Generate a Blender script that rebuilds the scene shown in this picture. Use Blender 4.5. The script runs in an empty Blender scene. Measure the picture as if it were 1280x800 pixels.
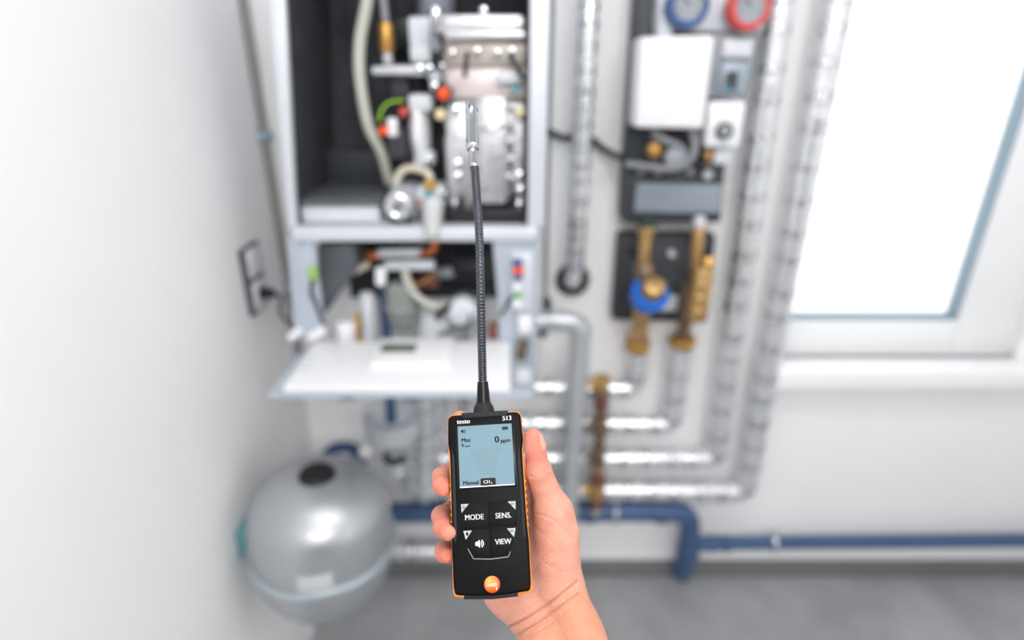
import bpy, bmesh, math, random
import numpy as np
from mathutils import Vector, Matrix, noise as mnoise

random.seed(4)
PI = math.pi
# ------------------------------------------------------------------ camera, world, lights
F = 740.0                       # focal length in pixels (image 1280 x 800)
TH = math.radians(23.5)         # pitch down
H = 1.70                        # eye height
sc = bpy.context.scene
C = sc.collection
cam_d = bpy.data.cameras.new('camera')
cam_d.sensor_width = 36.0
cam_d.sensor_fit = 'HORIZONTAL'
cam_d.lens = 36.0 * F / 1280.0
cam_d.clip_start = 0.02
cam_d.dof.use_dof = True
cam_d.dof.focus_distance = 0.462
cam_d.dof.aperture_fstop = 1.85
cam_d.dof.aperture_blades = 0
cam = bpy.data.objects.new('camera', cam_d)
cam.location = (0, 0, H)
cam.rotation_euler = (PI / 2 - TH, 0, 0)
C.objects.link(cam)
sc.camera = cam

sc.view_settings.view_transform = 'Standard'
sc.view_settings.look = 'None'
sc.view_settings.gamma = 1.0
sc.view_settings.use_curve_mapping = False
sc.view_settings.exposure = -0.16

world = bpy.data.worlds.new('overcast_sky')
sc.world = world
world.use_nodes = True
wn = world.node_tree
bg = wn.nodes['Background']
bg.inputs[0].default_value = (0.95, 0.98, 1.0, 1)
bg.inputs[1].default_value = 1.9


def area_light(name, loc, target, sx, sy, watts, col=(1, 1, 1)):
    d = bpy.data.lights.new(name, 'AREA')
    d.shape = 'RECTANGLE'
    d.size, d.size_y = sx, sy
    d.energy = watts
    d.color = col
    o = bpy.data.objects.new(name, d)
    o.location = loc
    o.rotation_euler = (Vector(target) - Vector(loc)).to_track_quat('-Z', 'Y').to_euler()
    C.objects.link(o)
    return o


area_light('overhead_fill', (0.35, 0.35, 2.66), (0.35, 0.45, 0.0), 1.5, 0.35, 16, (1, 0.98, 0.96))  # added fill from above, stands for no known fixture
area_light('overhead_fill', (0.45, -1.5, 2.6), (-0.35, 1.3, 1.0), 1.4, 0.6, 62, (1, 0.98, 0.96))  # added frontal fill, high up behind the camera

# ------------------------------------------------------------------ pixel -> place helpers
FWD = Vector((0, math.cos(TH), -math.sin(TH)))
UP = Vector((0, math.sin(TH), math.cos(TH)))
RT = Vector((1, 0, 0))
CAM = Vector((0, 0, H))


def ray(px, py):
    return FWD + RT * ((px - 640) / F) + UP * ((400 - py) / F)


def W(px, py, Y):
    """point on the vertical plane y = Y seen at a pixel"""
    r = ray(px, py)
    return CAM + r * (Y / r.y)


def WX(px, py, X):
    r = ray(px, py)
    return CAM + r * (X / r.x)


def WZ(px, py, Z):
    r = ray(px, py)
    return CAM + r * ((Z - H) / r.z)


def CP(px, py, d):
    """point at depth d along the optical axis"""
    return CAM + ray(px, py) * d


def mpp(p):
    """metres per pixel at a point"""
    return (Vector(p) - CAM).dot(FWD) / F


# ------------------------------------------------------------------ materials
def lin(c):
    c = c / 255.0
    return c / 12.92 if c <= 0.04045 else ((c + 0.055) / 1.055) ** 2.4


MATS = {}


def mat(name, rgb, rough=0.5, metal=0.0, bump=0.0, bscale=60.0, var=0.06, vscale=8.0,
        spec=0.5, coat=0.0, emit=0.0, sss=0.0, alpha=1.0, trans=0.0, ior=1.45, stretch=None):
    if name in MATS:
        return MATS[name]
    m = bpy.data.materials.new(name)
    m.use_nodes = True
    nt = m.node_tree
    b = nt.nodes['Principled BSDF']
    col = tuple(lin(v) for v in rgb)
    tc = nt.nodes.new('ShaderNodeTexCoord')
    mp = nt.nodes.new('ShaderNodeMapping')
    if stretch:
        mp.inputs['Scale'].default_value = stretch
    nt.links.new(tc.outputs['Object'], mp.inputs['Vector'])
    n = nt.nodes.new('ShaderNodeTexNoise')
    n.inputs['Scale'].default_value = vscale
    n.inputs['Detail'].default_value = 4
    nt.links.new(mp.outputs[0], n.inputs['Vector'])
    cr = nt.nodes.new('ShaderNodeValToRGB')
    cr.color_ramp.elements[0].position = 0.3
    cr.color_ramp.elements[1].position = 0.7
    cr.color_ramp.elements[0].color = tuple(max(0, v * (1 - var)) for v in col) + (1,)
    cr.color_ramp.elements[1].color = tuple(min(1, v * (1 + var)) for v in col) + (1,)
    nt.links.new(n.outputs['Fac'], cr.inputs[0])
    nt.links.new(cr.outputs[0], b.inputs['Base Color'])
    b.inputs['Roughness'].default_value = rough
    b.inputs['Metallic'].default_value = metal
    b.inputs['Specular IOR Level'].default_value = spec
    b.inputs['Coat Weight'].default_value = coat
    b.inputs['IOR'].default_value = ior
    if trans:
        b.inputs['Transmission Weight'].default_value = trans
    if alpha < 1:
        b.inputs['Alpha'].default_value = alpha
    if sss:
        b.inputs['Subsurface Weight'].default_value = sss
        b.inputs['Subsurface Radius'].default_value = (1.0, 0.35, 0.2)
        b.inputs['Subsurface Scale'].default_value = 0.006
    if emit:
        nt.links.new(cr.outputs[0], b.inputs['Emission Color'])
        b.inputs['Emission Strength'].default_value = emit
    if bump:
        n2 = nt.nodes.new('ShaderNodeTexNoise')
        n2.inputs['Scale'].default_value = bscale
        n2.inputs['Detail'].default_value = 5
        nt.links.new(mp.outputs[0], n2.inputs['Vector'])
        bp = nt.nodes.new('ShaderNodeBump')
        bp.inputs['Strength'].default_value = bump
        bp.inputs['Distance'].default_value = 0.01
        nt.links.new(n2.outputs['Fac'], bp.inputs['Height'])
        nt.links.new(bp.outputs[0], b.inputs['Normal'])
    MATS[name] = m
    return m


M_wall = mat('white_plaster', (244, 244, 245), 0.85, bump=0.06, bscale=140, var=0.01, vscale=3, spec=0.2)
M_floor = mat('grey_screed', (158, 160, 162), 0.6, bump=0.05, bscale=40, var=0.16, vscale=4.5, spec=0.3)
M_base = mat('grey_skirting', (120, 121, 123), 0.6, var=0.05)
M_pvc = mat('white_pvc', (242, 243, 245), 0.35, var=0.01)
M_whitepl = mat('white_plastic', (232, 233, 236), 0.4, var=0.01)
M_steel = mat('painted_sheet_steel', (212, 217, 224), 0.45, 0.25, var=0.03)
M_steelblue = mat('blue_grey_sheet', (188, 198, 210), 0.45, 0.3, var=0.04)
M_foam = mat('black_foam', (70, 71, 76), 0.85, bump=0.3, bscale=120, var=0.15, vscale=20, spec=0.2)
M_black = mat('black_plastic', (24, 25, 28), 0.45, var=0.1)
M_blackgl = mat('black_gloss_plastic', (12, 12, 14), 0.28, var=0.05, spec=0.25)
M_char = mat('charcoal_plastic', (58, 62, 68), 0.55, var=0.08)
M_greypl = mat('grey_plastic', (150, 155, 162), 0.5, var=0.05)
M_lgrey = mat('light_grey_plastic', (205, 210, 216), 0.45, var=0.04)
M_cable = mat('grey_cable', (128, 130, 136), 0.55, var=0.05)
M_dkcable = mat('dark_cable', (50, 51, 55), 0.5, var=0.05)
M_alu = mat('cast_aluminium', (205, 204, 208), 0.38, 0.75, bump=0.25, bscale=50, var=0.08, vscale=30)
M_chrome = mat('chrome', (225, 228, 232), 0.12, 1.0, var=0.02)
M_dkchrome = mat('black_chrome', (88, 91, 97), 0.13, 1.0, var=0.05)
M_pink = mat('pale_pink_steel', (222, 210, 209), 0.45, 0.4, var=0.03)
M_foil = mat('crinkled_foil', (228, 230, 233), 0.3, 0.72, bump=0.30, bscale=20, var=0.05, vscale=30)
M_foilgrey = mat('grey_pipe_lagging', (196, 200, 205), 0.38, 0.55, bump=0.3, bscale=30, var=0.05, vscale=20)
M_tape = mat('foil_tape', (222, 223, 226), 0.22, 0.95, bump=0.3, bscale=60, var=0.04)
M_brass = mat('brass', (196, 160, 106), 0.32, 0.75, bump=0.08, bscale=80, var=0.12, vscale=30)
M_gold = mat('gold_brass', (200, 154, 82), 0.35, 0.6, var=0.1)
M_bronze = mat('tarnished_bronze', (128, 110, 90), 0.4, 0.6, var=0.2, vscale=40)
M_copper = mat('copper', (205, 118, 72), 0.35, 0.8, var=0.1)
M_bluepipe = mat('blue_pipe', (62, 88, 126), 0.4, var=0.06)
M_blue = mat('blue_handle', (16, 104, 208), 0.38, var=0.04)
M_navy = mat('navy_plastic', (62, 92, 142), 0.4, var=0.05)
M_red = mat('red_plastic', (206, 80, 78), 0.4, var=0.05)
M_dkred = mat('dark_red_plastic', (112, 68, 62), 0.45, var=0.08)
M_orange = mat('orange_red_plastic', (240, 84, 34), 0.4, var=0.05)
M_green = mat('green_plastic', (150, 200, 60), 0.5, var=0.05)
M_teal = mat('teal_plastic', (60, 166, 190), 0.45, var=0.05)
M_yellow = mat('yellow_plastic', (220, 206, 160), 0.5, var=0.05)
M_hose = mat('pale_hose', (186, 188, 178), 0.45, var=0.05)
M_beige = mat('beige_rubber', (206, 198, 182), 0.5, var=0.05)
M_cup = mat('smoky_cup', (132, 138, 134), 0.25, var=0.08, spec=0.6)
M_tank = mat('silver_vessel_paint', (184, 187, 191), 0.38, 0.7, bump=0.04, bscale=300, var=0.04, vscale=6)
M_tankrim = mat('vessel_clamp_steel', (188, 198, 202), 0.35, 0.7, var=0.04)
M_sticker = mat('silver_sticker', (202, 206, 210), 0.5, var=0.04)
M_lcd = mat('unlit_display', (104, 112, 104), 0.2, var=0.03)
# ---- gauge and meter materials
M_mblack = mat('meter_black', (9, 9, 10), 0.45, spec=0.12, bump=0.05, bscale=900, var=0.05, vscale=200)
M_mgrip = mat('meter_rubber', (34, 35, 38), 0.55, spec=0.25, bump=0.06, bscale=900, var=0.05, vscale=200)
M_morange = mat('meter_orange', (240, 140, 22), 0.45, var=0.04, vscale=100)
M_mscreen = mat('meter_screen', (110, 137, 149), 0.35, spec=0.1, var=0.012, vscale=60, emit=0.06)
M_ink = mat('screen_ink', (16, 20, 26), 0.4, spec=0.15, var=0.03)
M_bars = mat('screen_faint_bars', (96, 121, 133), 0.4, var=0.01, emit=0.06)
M_print = mat('white_print', (232, 234, 236), 0.5, var=0.01)
M_btn = mat('button_rubber', (15, 15, 17), 0.5, spec=0.12, bump=0.05, bscale=900, var=0.04, vscale=200)
M_btntri = mat('button_grey_corner', (172, 175, 178), 0.5, var=0.02)


# ------------------------------------------------------------------ mesh builder
class MB:
    def __init__(self):
        self.v, self.f = [], []

    def add(self, vs, fs):
        o = len(self.v)
        self.v += [tuple(p) for p in vs]
        self.f += [tuple(i + o for i in q) for q in fs]
        return self

    def bm(self, bm_):
        bm_.verts.ensure_lookup_table()
        bm_.verts.index_update()
        self.add([v.co.copy() for v in bm_.verts], [[v.index for v in f.verts] for f in bm_.faces])
        bm_.free()
        return self

    def box(self, lo, hi, bev=0.0, seg=2, mtx=None):
        lo, hi = Vector(lo), Vector(hi)
        b = bmesh.new()
        bmesh.ops.create_cube(b, size=1.0)
        c, s = (lo + hi) / 2, hi - lo
        for v in b.verts:
            v.co = Vector((v.co.x * s.x, v.co.y * s.y, v.co.z * s.z)) + c
        if bev:
            bmesh.ops.bevel(b, geom=list(b.edges), offset=bev, segments=seg, profile=0.5, affect='EDGES')
        if mtx is not None:
            b.transform(mtx)
        return self.bm(b)

    def prism(self, pts, d, bev=0.0, seg=2):
        """polygon pts (list of 3-D points, planar), extruded by vector d"""
        b = bmesh.new()
        d = Vector(d)
        n = len(pts)
        lo = [b.verts.new(Vector(p)) for p in pts]
        hi = [b.verts.new(Vector(p) + d) for p in pts]
        b.faces.new(lo[::-1])
        b.faces.new(hi)
        for i in range(n):
            b.faces.new((lo[i], lo[(i + 1) % n], hi[(i + 1) % n], hi[i]))
        bmesh.ops.recalc_face_normals(b, faces=b.faces)
        if bev:
            bmesh.ops.bevel(b, geom=list(b.edges), offset=bev, segments=seg, profile=0.5, affect='EDGES')
        return self.bm(b)

    def lathe(self, prof, base, axis, sides=24, close=True):
        """prof: list of (distance along axis, radius)"""
        base, ax = Vector(base), Vector(axis).normalized()
        u = ax.orthogonal().normalized()
        w = ax.cross(u)
        vs, fs = [], []
        for (h, r) in prof:
            for k in range(sides):
                a = 2 * PI * k / sides
                vs.append(base + ax * h + (u * math.cos(a) + w * math.sin(a)) * max(r, 1e-5))
        for i in range(len(prof) - 1):
            for k in range(sides):
                k2 = (k + 1) % sides
                fs.append((i * sides + k, i * sides + k2, (i + 1) * sides + k2, (i + 1) * sides + k))
        if close:
            fs.append(tuple(range(sides))[::-1])
            fs.append(tuple((len(prof) - 1) * sides + k for k in range(sides)))
        return self.add(vs, fs)

    def cyl(self, a, b, r, sides=20, bev=0.0, r2=None):
        a, b = Vector(a), Vector(b)
        L = (b - a).length
        r2 = r if r2 is None else r2
        if bev:
            prof = [(0, r - bev), (bev * 0.3, r - bev * 0.3), (bev, r), (L - bev, r2), (L - bev * 0.3, r2 - bev * 0.3), (L, r2 - bev)]
        else:
            prof = [(0, r), (L, r2)]
        return self.lathe(prof, a, b - a, sides)

    def sphere(self, c, r, sides=16, rings=8, sc_=(1, 1, 1)):
        prof = [(-r * math.cos(PI * i / rings), r * math.sin(PI * i / rings)) for i in range(rings + 1)]
        o = len(self.v)
        self.lathe(prof, (0, 0, 0), (0, 0, 1), sides)
        c = Vector(c)
        for i in range(o, len(self.v)):
            p = self.v[i]
            self.v[i] = (c.x + p[0] * sc_[0], c.y + p[1] * sc_[1], c.z + p[2] * sc_[2])
        return self

    def tube(self, path, r, sides=14, jit=0.0, rfun=None, caps=True):
        P = [Vector(p) for p in path]
        n = len(P)
        T = []
        for i in range(n):
            t = (P[min(i + 1, n - 1)] - P[max(i - 1, 0)])
            T.append(t.normalized())
        u = T[0].orthogonal().normalized()
        vs, fs = [], []
        for i in range(n):
            if i:
                q = T[i - 1].rotation_difference(T[i])
                u = (q @ u)
                u = (u - T[i] * u.dot(T[i])).normalized()
            w = T[i].cross(u)
            rr = rfun(i / (n - 1)) if rfun else (r[i] if isinstance(r, (list, tuple)) else r)
            for k in range(sides):
                a = 2 * PI * k / sides
                q = rr * (1 + (random.uniform(-jit, jit) if jit else 0))
                vs.append(P[i] + (u * math.cos(a) + w * math.sin(a)) * q)
        for i in range(n - 1):
            for k in range(sides):
                k2 = (k + 1) % sides
                fs.append((i * sides + k, i * sides + k2, (i + 1) * sides + k2, (i + 1) * sides + k))
        if caps:
            fs.append(tuple(range(sides))[::-1])
            fs.append(tuple((n - 1) * sides + k for k in range(sides)))
        return self.add(vs, fs)

    def torus(self, c, axis, R_, r, n=28, m=10):
        ax = Vector(axis).normalized()
        u = ax.orthogonal().normalized()
        w = ax.cross(u)
        c = Vector(c)
        vs, fs = [], []
        for i in range(n):
            a = 2 * PI * i / n
            d = u * math.cos(a) + w * math.sin(a)
            for k in range(m):
                b = 2 * PI * k / m
                vs.append(c + d * (R_ + r * math.cos(b)) + ax * (r * math.sin(b)))
        for i in range(n):
            for k in range(m):
                fs.append((i * m + k, ((i + 1) % n) * m + k, ((i + 1) % n) * m + (k + 1) % m, i * m + (k + 1) % m))
        return self.add(vs, fs)

    def build(self, name, m, parent=None, local=False, smooth=35):
        me = bpy.data.meshes.new(name)
        vs = self.v
        if parent is not None and not local:
            L = parent.get('_w', None)
            L = Vector(L) if L is not None else Vector((0, 0, 0))
            vs = [(p[0] - L.x, p[1] - L.y, p[2] - L.z) for p in vs]
        base = None
        if parent is None and not local:                 # a one-mesh thing: origin at its own base
            A = np.array(vs)
            base = Vector(((A[:, 0].min() + A[:, 0].max()) / 2, (A[:, 1].min() + A[:, 1].max()) / 2, A[:, 2].min()))
            vs = [(p[0] - base.x, p[1] - base.y, p[2] - base.z) for p in vs]
        me.from_pydata(vs, [], self.f)
        b = bmesh.new()
        b.from_mesh(me)
        bmesh.ops.recalc_face_normals(b, faces=b.faces)
        b.to_mesh(me)
        b.free()
        me.materials.append(m)
        if smooth:
            me.shade_smooth()
            me.set_sharp_from_angle(angle=math.radians(smooth))
        o = bpy.data.objects.new(name, me)
        C.objects.link(o)
        if base is not None:
            o.location = base
        if parent is not None:
            o.parent = parent
            if not local:
                o['_w'] = parent.get('_w', (0, 0, 0))
        return o


def tag(o, label, cat=None, group=None):
    o['label'] = label
    if cat:
        o['category'] = cat
    if group:
        o['group'] = group
    return o


def thing(name, loc, label, cat, group=None):
    o = bpy.data.objects.new(name, None)
    o.empty_display_size = 0.05
    C.objects.link(o)
    o.location = loc
    o['_w'] = tuple(loc)
    return tag(o, label, cat, group)


def struct(o, label=None):
    o['kind'] = 'structure'
    if label:
        o['label'] = label
    return o


def fillet(pts, rad, step=0.012, seg=7):
    """round the corners of a polyline and resample its straight runs"""
    P = [Vector(p) for p in pts]
    out = [P[0]]
    rads = rad if isinstance(rad, (list, tuple)) else [rad] * len(P)
    for i in range(1, len(P) - 1):
        a = (P[i - 1] - P[i]).normalized()
        b = (P[i + 1] - P[i]).normalized()
        ang = a.angle(b)
        cut = min(rads[i] / math.tan(ang / 2), (P[i - 1] - P[i]).length * 0.49, (P[i + 1] - P[i]).length * 0.49)
        s, e = P[i] + a * cut, P[i] + b * cut
        for k in range(seg + 1):
            t = k / seg
            out.append(s * (1 - t) ** 2 + P[i] * 2 * t * (1 - t) + e * t * t)
    out.append(P[-1])
    res = [out[0]]
    for i in range(1, len(out)):
        d = (out[i] - out[i - 1]).length
        n = max(1, int(d / step))
        for k in range(1, n + 1):
            res.append(out[i - 1].lerp(out[i], k / n))
    return res


def smoothpath(pts, n=40):
    """Catmull-Rom through points"""
    P = [Vector(p) for p in pts]
    P = [P[0] * 2 - P[1]] + P + [P[-1] * 2 - P[-2]]
    out = []
    segs = len(P) - 3
    per = max(2, n // segs)
    for i in range(segs):
        p0, p1, p2, p3 = P[i:i + 4]
        for k in range(per):
            t = k / per
            out.append(0.5 * ((2 * p1) + (p2 - p0) * t + (2 * p0 - 5 * p1 + 4 * p2 - p3) * t * t + (3 * p1 - p0 - 3 * p2 + p3) * t ** 3))
    out.append(P[-2])
    return out


def text_mesh(txt, size, thick=0.0, align='CENTER'):
    cu = bpy.data.curves.new('lettering', 'FONT')
    cu.body = txt
    cu.size = size
    cu.align_x = align
    cu.align_y = 'CENTER'
    cu.extrude = 0.00008
    cu.resolution_u = 4
    o = bpy.data.objects.new('lettering', cu)
    C.objects.link(o)
    dg = bpy.context.evaluated_depsgraph_get()
    dg.update()
    me = bpy.data.meshes.new_from_object(o.evaluated_get(dg))
    bpy.data.objects.remove(o)
    bpy.data.curves.remove(cu)
    if thick:                                   # bolder strokes: the same outline laid side by side
        b = bmesh.new()
        for sh in (-1, 0, 1):
            n0 = len(b.verts)
            b.from_mesh(me)
            b.verts.ensure_lookup_table()
            for v in b.verts[n0:]:
                v.co.x += sh * thick * size
        b.to_mesh(me)
        b.free()
    return me


def lettering(parent, txt, x, y, z, size, m, thick=0.0, align='CENTER', name='lettering', sx=1.0):
    me = text_mesh(txt, size, thick, align)
    for v in me.vertices:
        v.co = (v.co.x * sx + x, v.co.y + y, v.co.z + z)
    me.materials.clear()
    me.materials.append(m)
    o = bpy.data.objects.new(name, me)
    C.objects.link(o)
    o.parent = parent
    return o


# ------------------------------------------------------------------ the room
D = 1.60            # back wall
XL = -0.646         # left wall
XR = 2.0
TOP = 2.7
win_l = W(990, 402, D).x - 0.015
win_r = W(1195, 395, D).x + 0.22
win_b = W(1000, 447, D).z
win_t = TOP - 0.25
wb = MB()
wb.box((XL - 0.12, D, 0), (win_l, D + 0.3, TOP))
wb.box((win_l, D, 0), (win_r, D + 0.3, win_b))
wb.box((win_l, D, win_t), (win_r, D + 0.3, TOP))
wb.box((win_r, D, 0), (XR, D + 0.3, TOP))
struct(wb.build('wall_back', M_wall, smooth=0), 'white plastered back wall with a window opening')
struct(MB().box((XL - 0.12, -2.6, 0), (XL, D, TOP)).build('wall_left', M_wall, smooth=0), 'white plastered wall on the left')
struct(MB().box((XL - 0.12, -2.6, -0.1), (XR + 0.12, D + 0.3, 0)).build('floor', M_floor, smooth=0), 'mottled grey screed floor')
struct(MB().box((XL, D - 0.012, 0), (XR, D, 0.072), 0.002).build('baseboard_back', M_base), 'low grey skirting along the back wall')

struct(MB().box((XL - 0.12, -2.6, TOP), (XR + 0.12, D + 0.3, TOP + 0.1)).build('ceiling', M_wall, smooth=0), 'white ceiling')
struct(MB().box((XL - 0.12, -2.72, 0), (XR + 0.12, -2.6, TOP)).build('wall_rear', mat('darkened_rear_wall', (76, 78, 82), 0.8), smooth=0), 'unseen wall behind the viewer, coloured dark to darken reflections')  # out of view; dark colour chosen so the metal parts reflect less light
wr = MB()  # out of view; its opening is invented and sized to admit side light
wr.box((XR, -2.6, 0), (XR + 0.12, D + 0.3, 0.85))
wr.box((XR, -2.6, 2.45), (XR + 0.12, D + 0.3, TOP))
wr.box((XR, -2.6, 0.85), (XR + 0.12, -1.5, 2.45))
wr.box((XR, 0.1, 0.85), (XR + 0.12, D + 0.3, 2.45))
struct(wr.build('wall_right', M_wall, smooth=0), 'unseen white wall on the right with an opening added to let light in')

# window
wy = D + 0.03
win = thing('window_1', (0.5 * (win_l + win_r), wy, win_b), 'bright white framed window above the sill', None)
win['kind'] = 'structure'
gl_l, gl_r = W(988, 402, wy).x, W(1197, 398, wy).x
gl_b = W(1100, 398, wy).z
gl_t = win_t - 0.08
fr = MB()
fr.box((win_l, wy, win_b), (gl_l, wy + 0.07, win_t), 0.004)
fr.box((gl_r + 0.008, wy, win_b), (win_r, wy + 0.07, win_t), 0.004)
fr.box((gl_l, wy, win_b), (gl_r + 0.008, wy + 0.07, gl_b - 0.012), 0.004)
fr.box((gl_l, wy, gl_t), (gl_r + 0.008, wy + 0.07, win_t), 0.004)
tag(fr.build('sash_frame', M_pvc, win), 'white window frame')
gk = MB()
gk.box((gl_r, wy + 0.012, gl_b - 0.012), (gl_r + 0.008, wy + 0.05, gl_t))
gk.box((gl_l, wy + 0.015, gl_b - 0.012), (gl_r, wy + 0.05, gl_b))
tag(gk.build('gasket', mat('grey_gasket', (140, 160, 174), 0.5), win), 'blue grey seal around the pane')
gm = bpy.data.materials.new('window_glass')
gm.use_nodes = True
nt = gm.node_tree
for n_ in list(nt.nodes):
    if n_.type == 'BSDF_PRINCIPLED':
        nt.nodes.remove(n_)
tr = nt.nodes.new('ShaderNodeBsdfTransparent')
gs = nt.nodes.new('ShaderNodeBsdfGlossy')
gs.inputs['Roughness'].default_value = 0.02
mx = nt.nodes.new('ShaderNodeMixShader')
mx.inputs[0].default_value = 0.05
nt.links.new(tr.outputs[0], mx.inputs[1])
nt.links.new(gs.outputs[0], mx.inputs[2])
nt.links.new(mx.outputs[0], nt.nodes['Material Output'].inputs[0])
tag(MB().box((gl_l, wy + 0.03, gl_b), (gl_r, wy + 0.036, gl_t)).build('pane', gm, win), 'clear window pane')
# sill board
s_f = 0.085
sill_top = W(1100, 458, D - s_f * 0.4).z
sl = W(966, 488, D - s_f).x
st_ = MB().box((sl, D - s_f, W(1100, 489, D - s_f).z), (win_r + 0.1, D + 0.03, win_b), 0.010, 3).build('trim_1', M_pvc)
struct(st_, 'white windowsill board under the window')

# ------------------------------------------------------------------ boiler
YB = 1.24
XI_R = 0.034
XO_L, XO_R = -0.480, 0.070
boiler = thing('gas_boiler', (-0.2, 1.4, 1.05), 'open wall hung gas boiler with its front cover off and flap folded down', 'boiler')
z_top = 1.95
z_sh_t = W(520, 284, YB).z
z_sh_b = W(520, 300, YB).z
ih_l0, ih_l1 = W(355.5, 0, YB), W(370, 282, YB)
z_low = W(520, 424, YB).z - 0.01
cab = MB()
# front flanges (left one tapers a little), sides, back and top
def zx(z):
    t = (z - ih_l1.z) / (ih_l0.z - ih_l1.z)
    return ih_l1.x + (ih_l0.x - ih_l1.x) * t
zo = lambda z: XO_L + 0.030 * (z - z_sh_t) / (ih_l0.z - z_sh_t)
cab.prism([(zo(z_sh_t), YB, z_sh_t), (zx(z_sh_t), YB, z_sh_t), (zx(z_top), YB, z_top), (zo(z_top), YB, z_top)], (0, 0.02, 0), 0.003)
cab.box((XI_R, YB, z_sh_t), (XO_R, YB + 0.02, z_top), 0.003)
cab.prism([(zo(z_sh_b), YB + 0.018, z_sh_b), (zo(z_sh_b), 1.585, z_sh_b), (zo(z_top), 1.585, z_top), (zo(z_top), YB + 0.018, z_top)], (0.005, 0, 0))
cab.box((XO_R - 0.006, YB + 0.018, z_sh_b), (XO_R, 1.585, z_top))
cab.prism([(zo(z_sh_b), 1.575, z_sh_b), (XO_R, 1.575, z_sh_b), (XO_R, 1.575, z_top), (zo(z_top), 1.575, z_top)], (0, 0.023, 0))
cab.box((zo(z_top), YB + 0.018, z_top), (XO_R, 1.585, z_top + 0.01))
tag(cab.build('cabinet', M_steel, boiler), 'pale steel cabinet shell')
tag(MB().box((W(367, 290, YB).x, YB - 0.012, z_sh_b), (W(672, 290, YB).x, 1.58, z_sh_t), 0.004).build('cross_rail', M_steel, boiler), 'pale steel rail between the two compartments')
# foam lining with vertical ribs
lin_ = MB()
lin_.prism([(zx(z_sh_t) - 0.002, YB + 0.012, z_sh_t), (zx(z_sh_t) - 0.002, 1.56, z_sh_t), (zx(z_top) - 0.002, 1.56, z_top), (zx(z_top) - 0.002, YB + 0.012, z_top)], (-0.014, 0, 0))
lin_.prism([(zo(z_sh_t) + 0.007, 1.555, z_sh_t), (XI_R + 0.03, 1.555, z_sh_t), (XI_R + 0.03, 1.555, z_top), (zo(z_top) + 0.007, 1.555, z_top)], (0, 0.019, 0))
for x_ in (-0.38, -0.30, -0.245):
    lin_.box((x_, 1.535, z_sh_t + 0.05), (x_ + 0.03, 1.556, z_top), 0.004)
lin_.box((XI_R - 0.004, YB + 0.012, z_sh_t), (XI_R + 0.028, 1.56, z_top))
tag(lin_.build('foam_lining', M_foam, boiler), 'black foam lining')


def pbox(name, m, x0, y0, x1, y1, Y, depth, bev=0.004, parent=boiler, label=None):
    """box whose front face spans a pixel rectangle at distance Y"""
    cy = 0.5 * (y0 + y1)
    a, b = W(x0, cy, Y), W(x1, cy, Y)
    cx = 0.5 * (x0 + x1)
    t, bt = W(cx, y0, Y), W(cx, y1, Y)
    o = MB().box((a.x, Y, bt.z), (b.x, Y + depth, t.z), bev).build(name, m, parent)
    if label:
        o['label'] = label
    return o


def pcyl(name, m, p0, p1, wpx, parent=boiler, sides=18, bev=0.002, label=None, w2=None):
    """cylinder between two (px, py, Y) points, width in pixels"""
    a, b = W(*p0), W(*p1)
    if p0[:2] == p1[:2]:                        # a stub pointing straight out of the wall
        a = Vector((b.x, p0[2], b.z))
    r = wpx * 0.5 * mpp(a)
    o = MB().cyl(a, b, r, sides, min(bev, r * 0.4), None if w2 is None else w2 * 0.5 * mpp(b)).build(name, m, parent)
    if label:
        o['label'] = label
    return o


def ptube(name, m, pts, wpx, parent=boiler, sides=12, n=40, label=None):
    P = [W(*p) for p in pts]
    o = MB().tube(smoothpath(P, n), wpx * 0.5 * mpp(P[len(P) // 2]), sides).build(name, m, parent)
    if label:
        o['label'] = label
    return o


# --- heat exchanger on the right of the upper compartment
hx = MB()
a, b = W(556, 190, 1.33), W(659, 190, 1.33)
hx_t, hx_b = W(606, 122, 1.33).z, W(606, 261, 1.33).z
hx.box((a.x, 1.33, hx_b), (b.x, 1.54, hx_t), 0.006)
hx_o = tag(hx.build('heat_exchanger', M_alu, boiler), 'cast aluminium heat exchanger')
for (x0, y0, x1, y1, dep, bv) in ((558, 128, 590, 262, 0.03, 0.006), (597, 121, 634, 256, 0.05, 0.010), (641, 128, 657, 262, 0.03, 0.006)):
    pbox('cast_rib', M_alu, x0, y0, x1, y1, 1.33 - dep, dep + 0.004, bv, hx_o)
for yy in (128, 150, 172, 195, 218, 241):
    pbox('cross_rib', M_alu, 590, yy, 655, yy + 9, 1.305, 0.03, 0.004, hx_o)
for (bx, by) in ((570, 137), (572, 205), (572, 220), (625, 158), (625, 196), (650, 144), (649, 219), (650, 237), (606, 160), (606, 235), (571, 254), (648, 256)):
    p = W(bx, by, 1.30)
    m_ = MB().cyl(p + Vector((0, 0.012, 0)), p - Vector((0, 0.014, 0)), 6.5 * mpp(p), 12, 0.003)
    m_.cyl(p - Vector((0, 0.014, 0)), p - Vector((0, 0.020, 0)), 3.5 * mpp(p), 6, 0.001)
    m_.build('bolt', M_chrome, hx_o)
pbox('burner_plate', M_pink, 554, 84, 661, 124, 1.30, 0.22, 0.004, label='pale pink steel burner plate')
pbox('burner_flange', mat('beige_casting', (190, 182, 174), 0.45, 0.5, bump=0.2, bscale=60), 554, 49, 660, 84, 1.29, 0.22, 0.006, label='beige cast flange')
for (bx, by) in ((597, 64), (622, 66), (640, 64), (566, 66)):
    p = W(bx, by, 1.285)
    MB().cyl(p + Vector((0, 0.01, 0)), p - Vector((0, 0.014, 0)), 4.5 * mpp(p), 12, 0.003).build('bolt', M_chrome, boiler)
pbox('burner_cover', M_alu, 541, 17, 657, 45, 1.27, 0.2, 0.012, label='bright cast burner cover')
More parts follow.
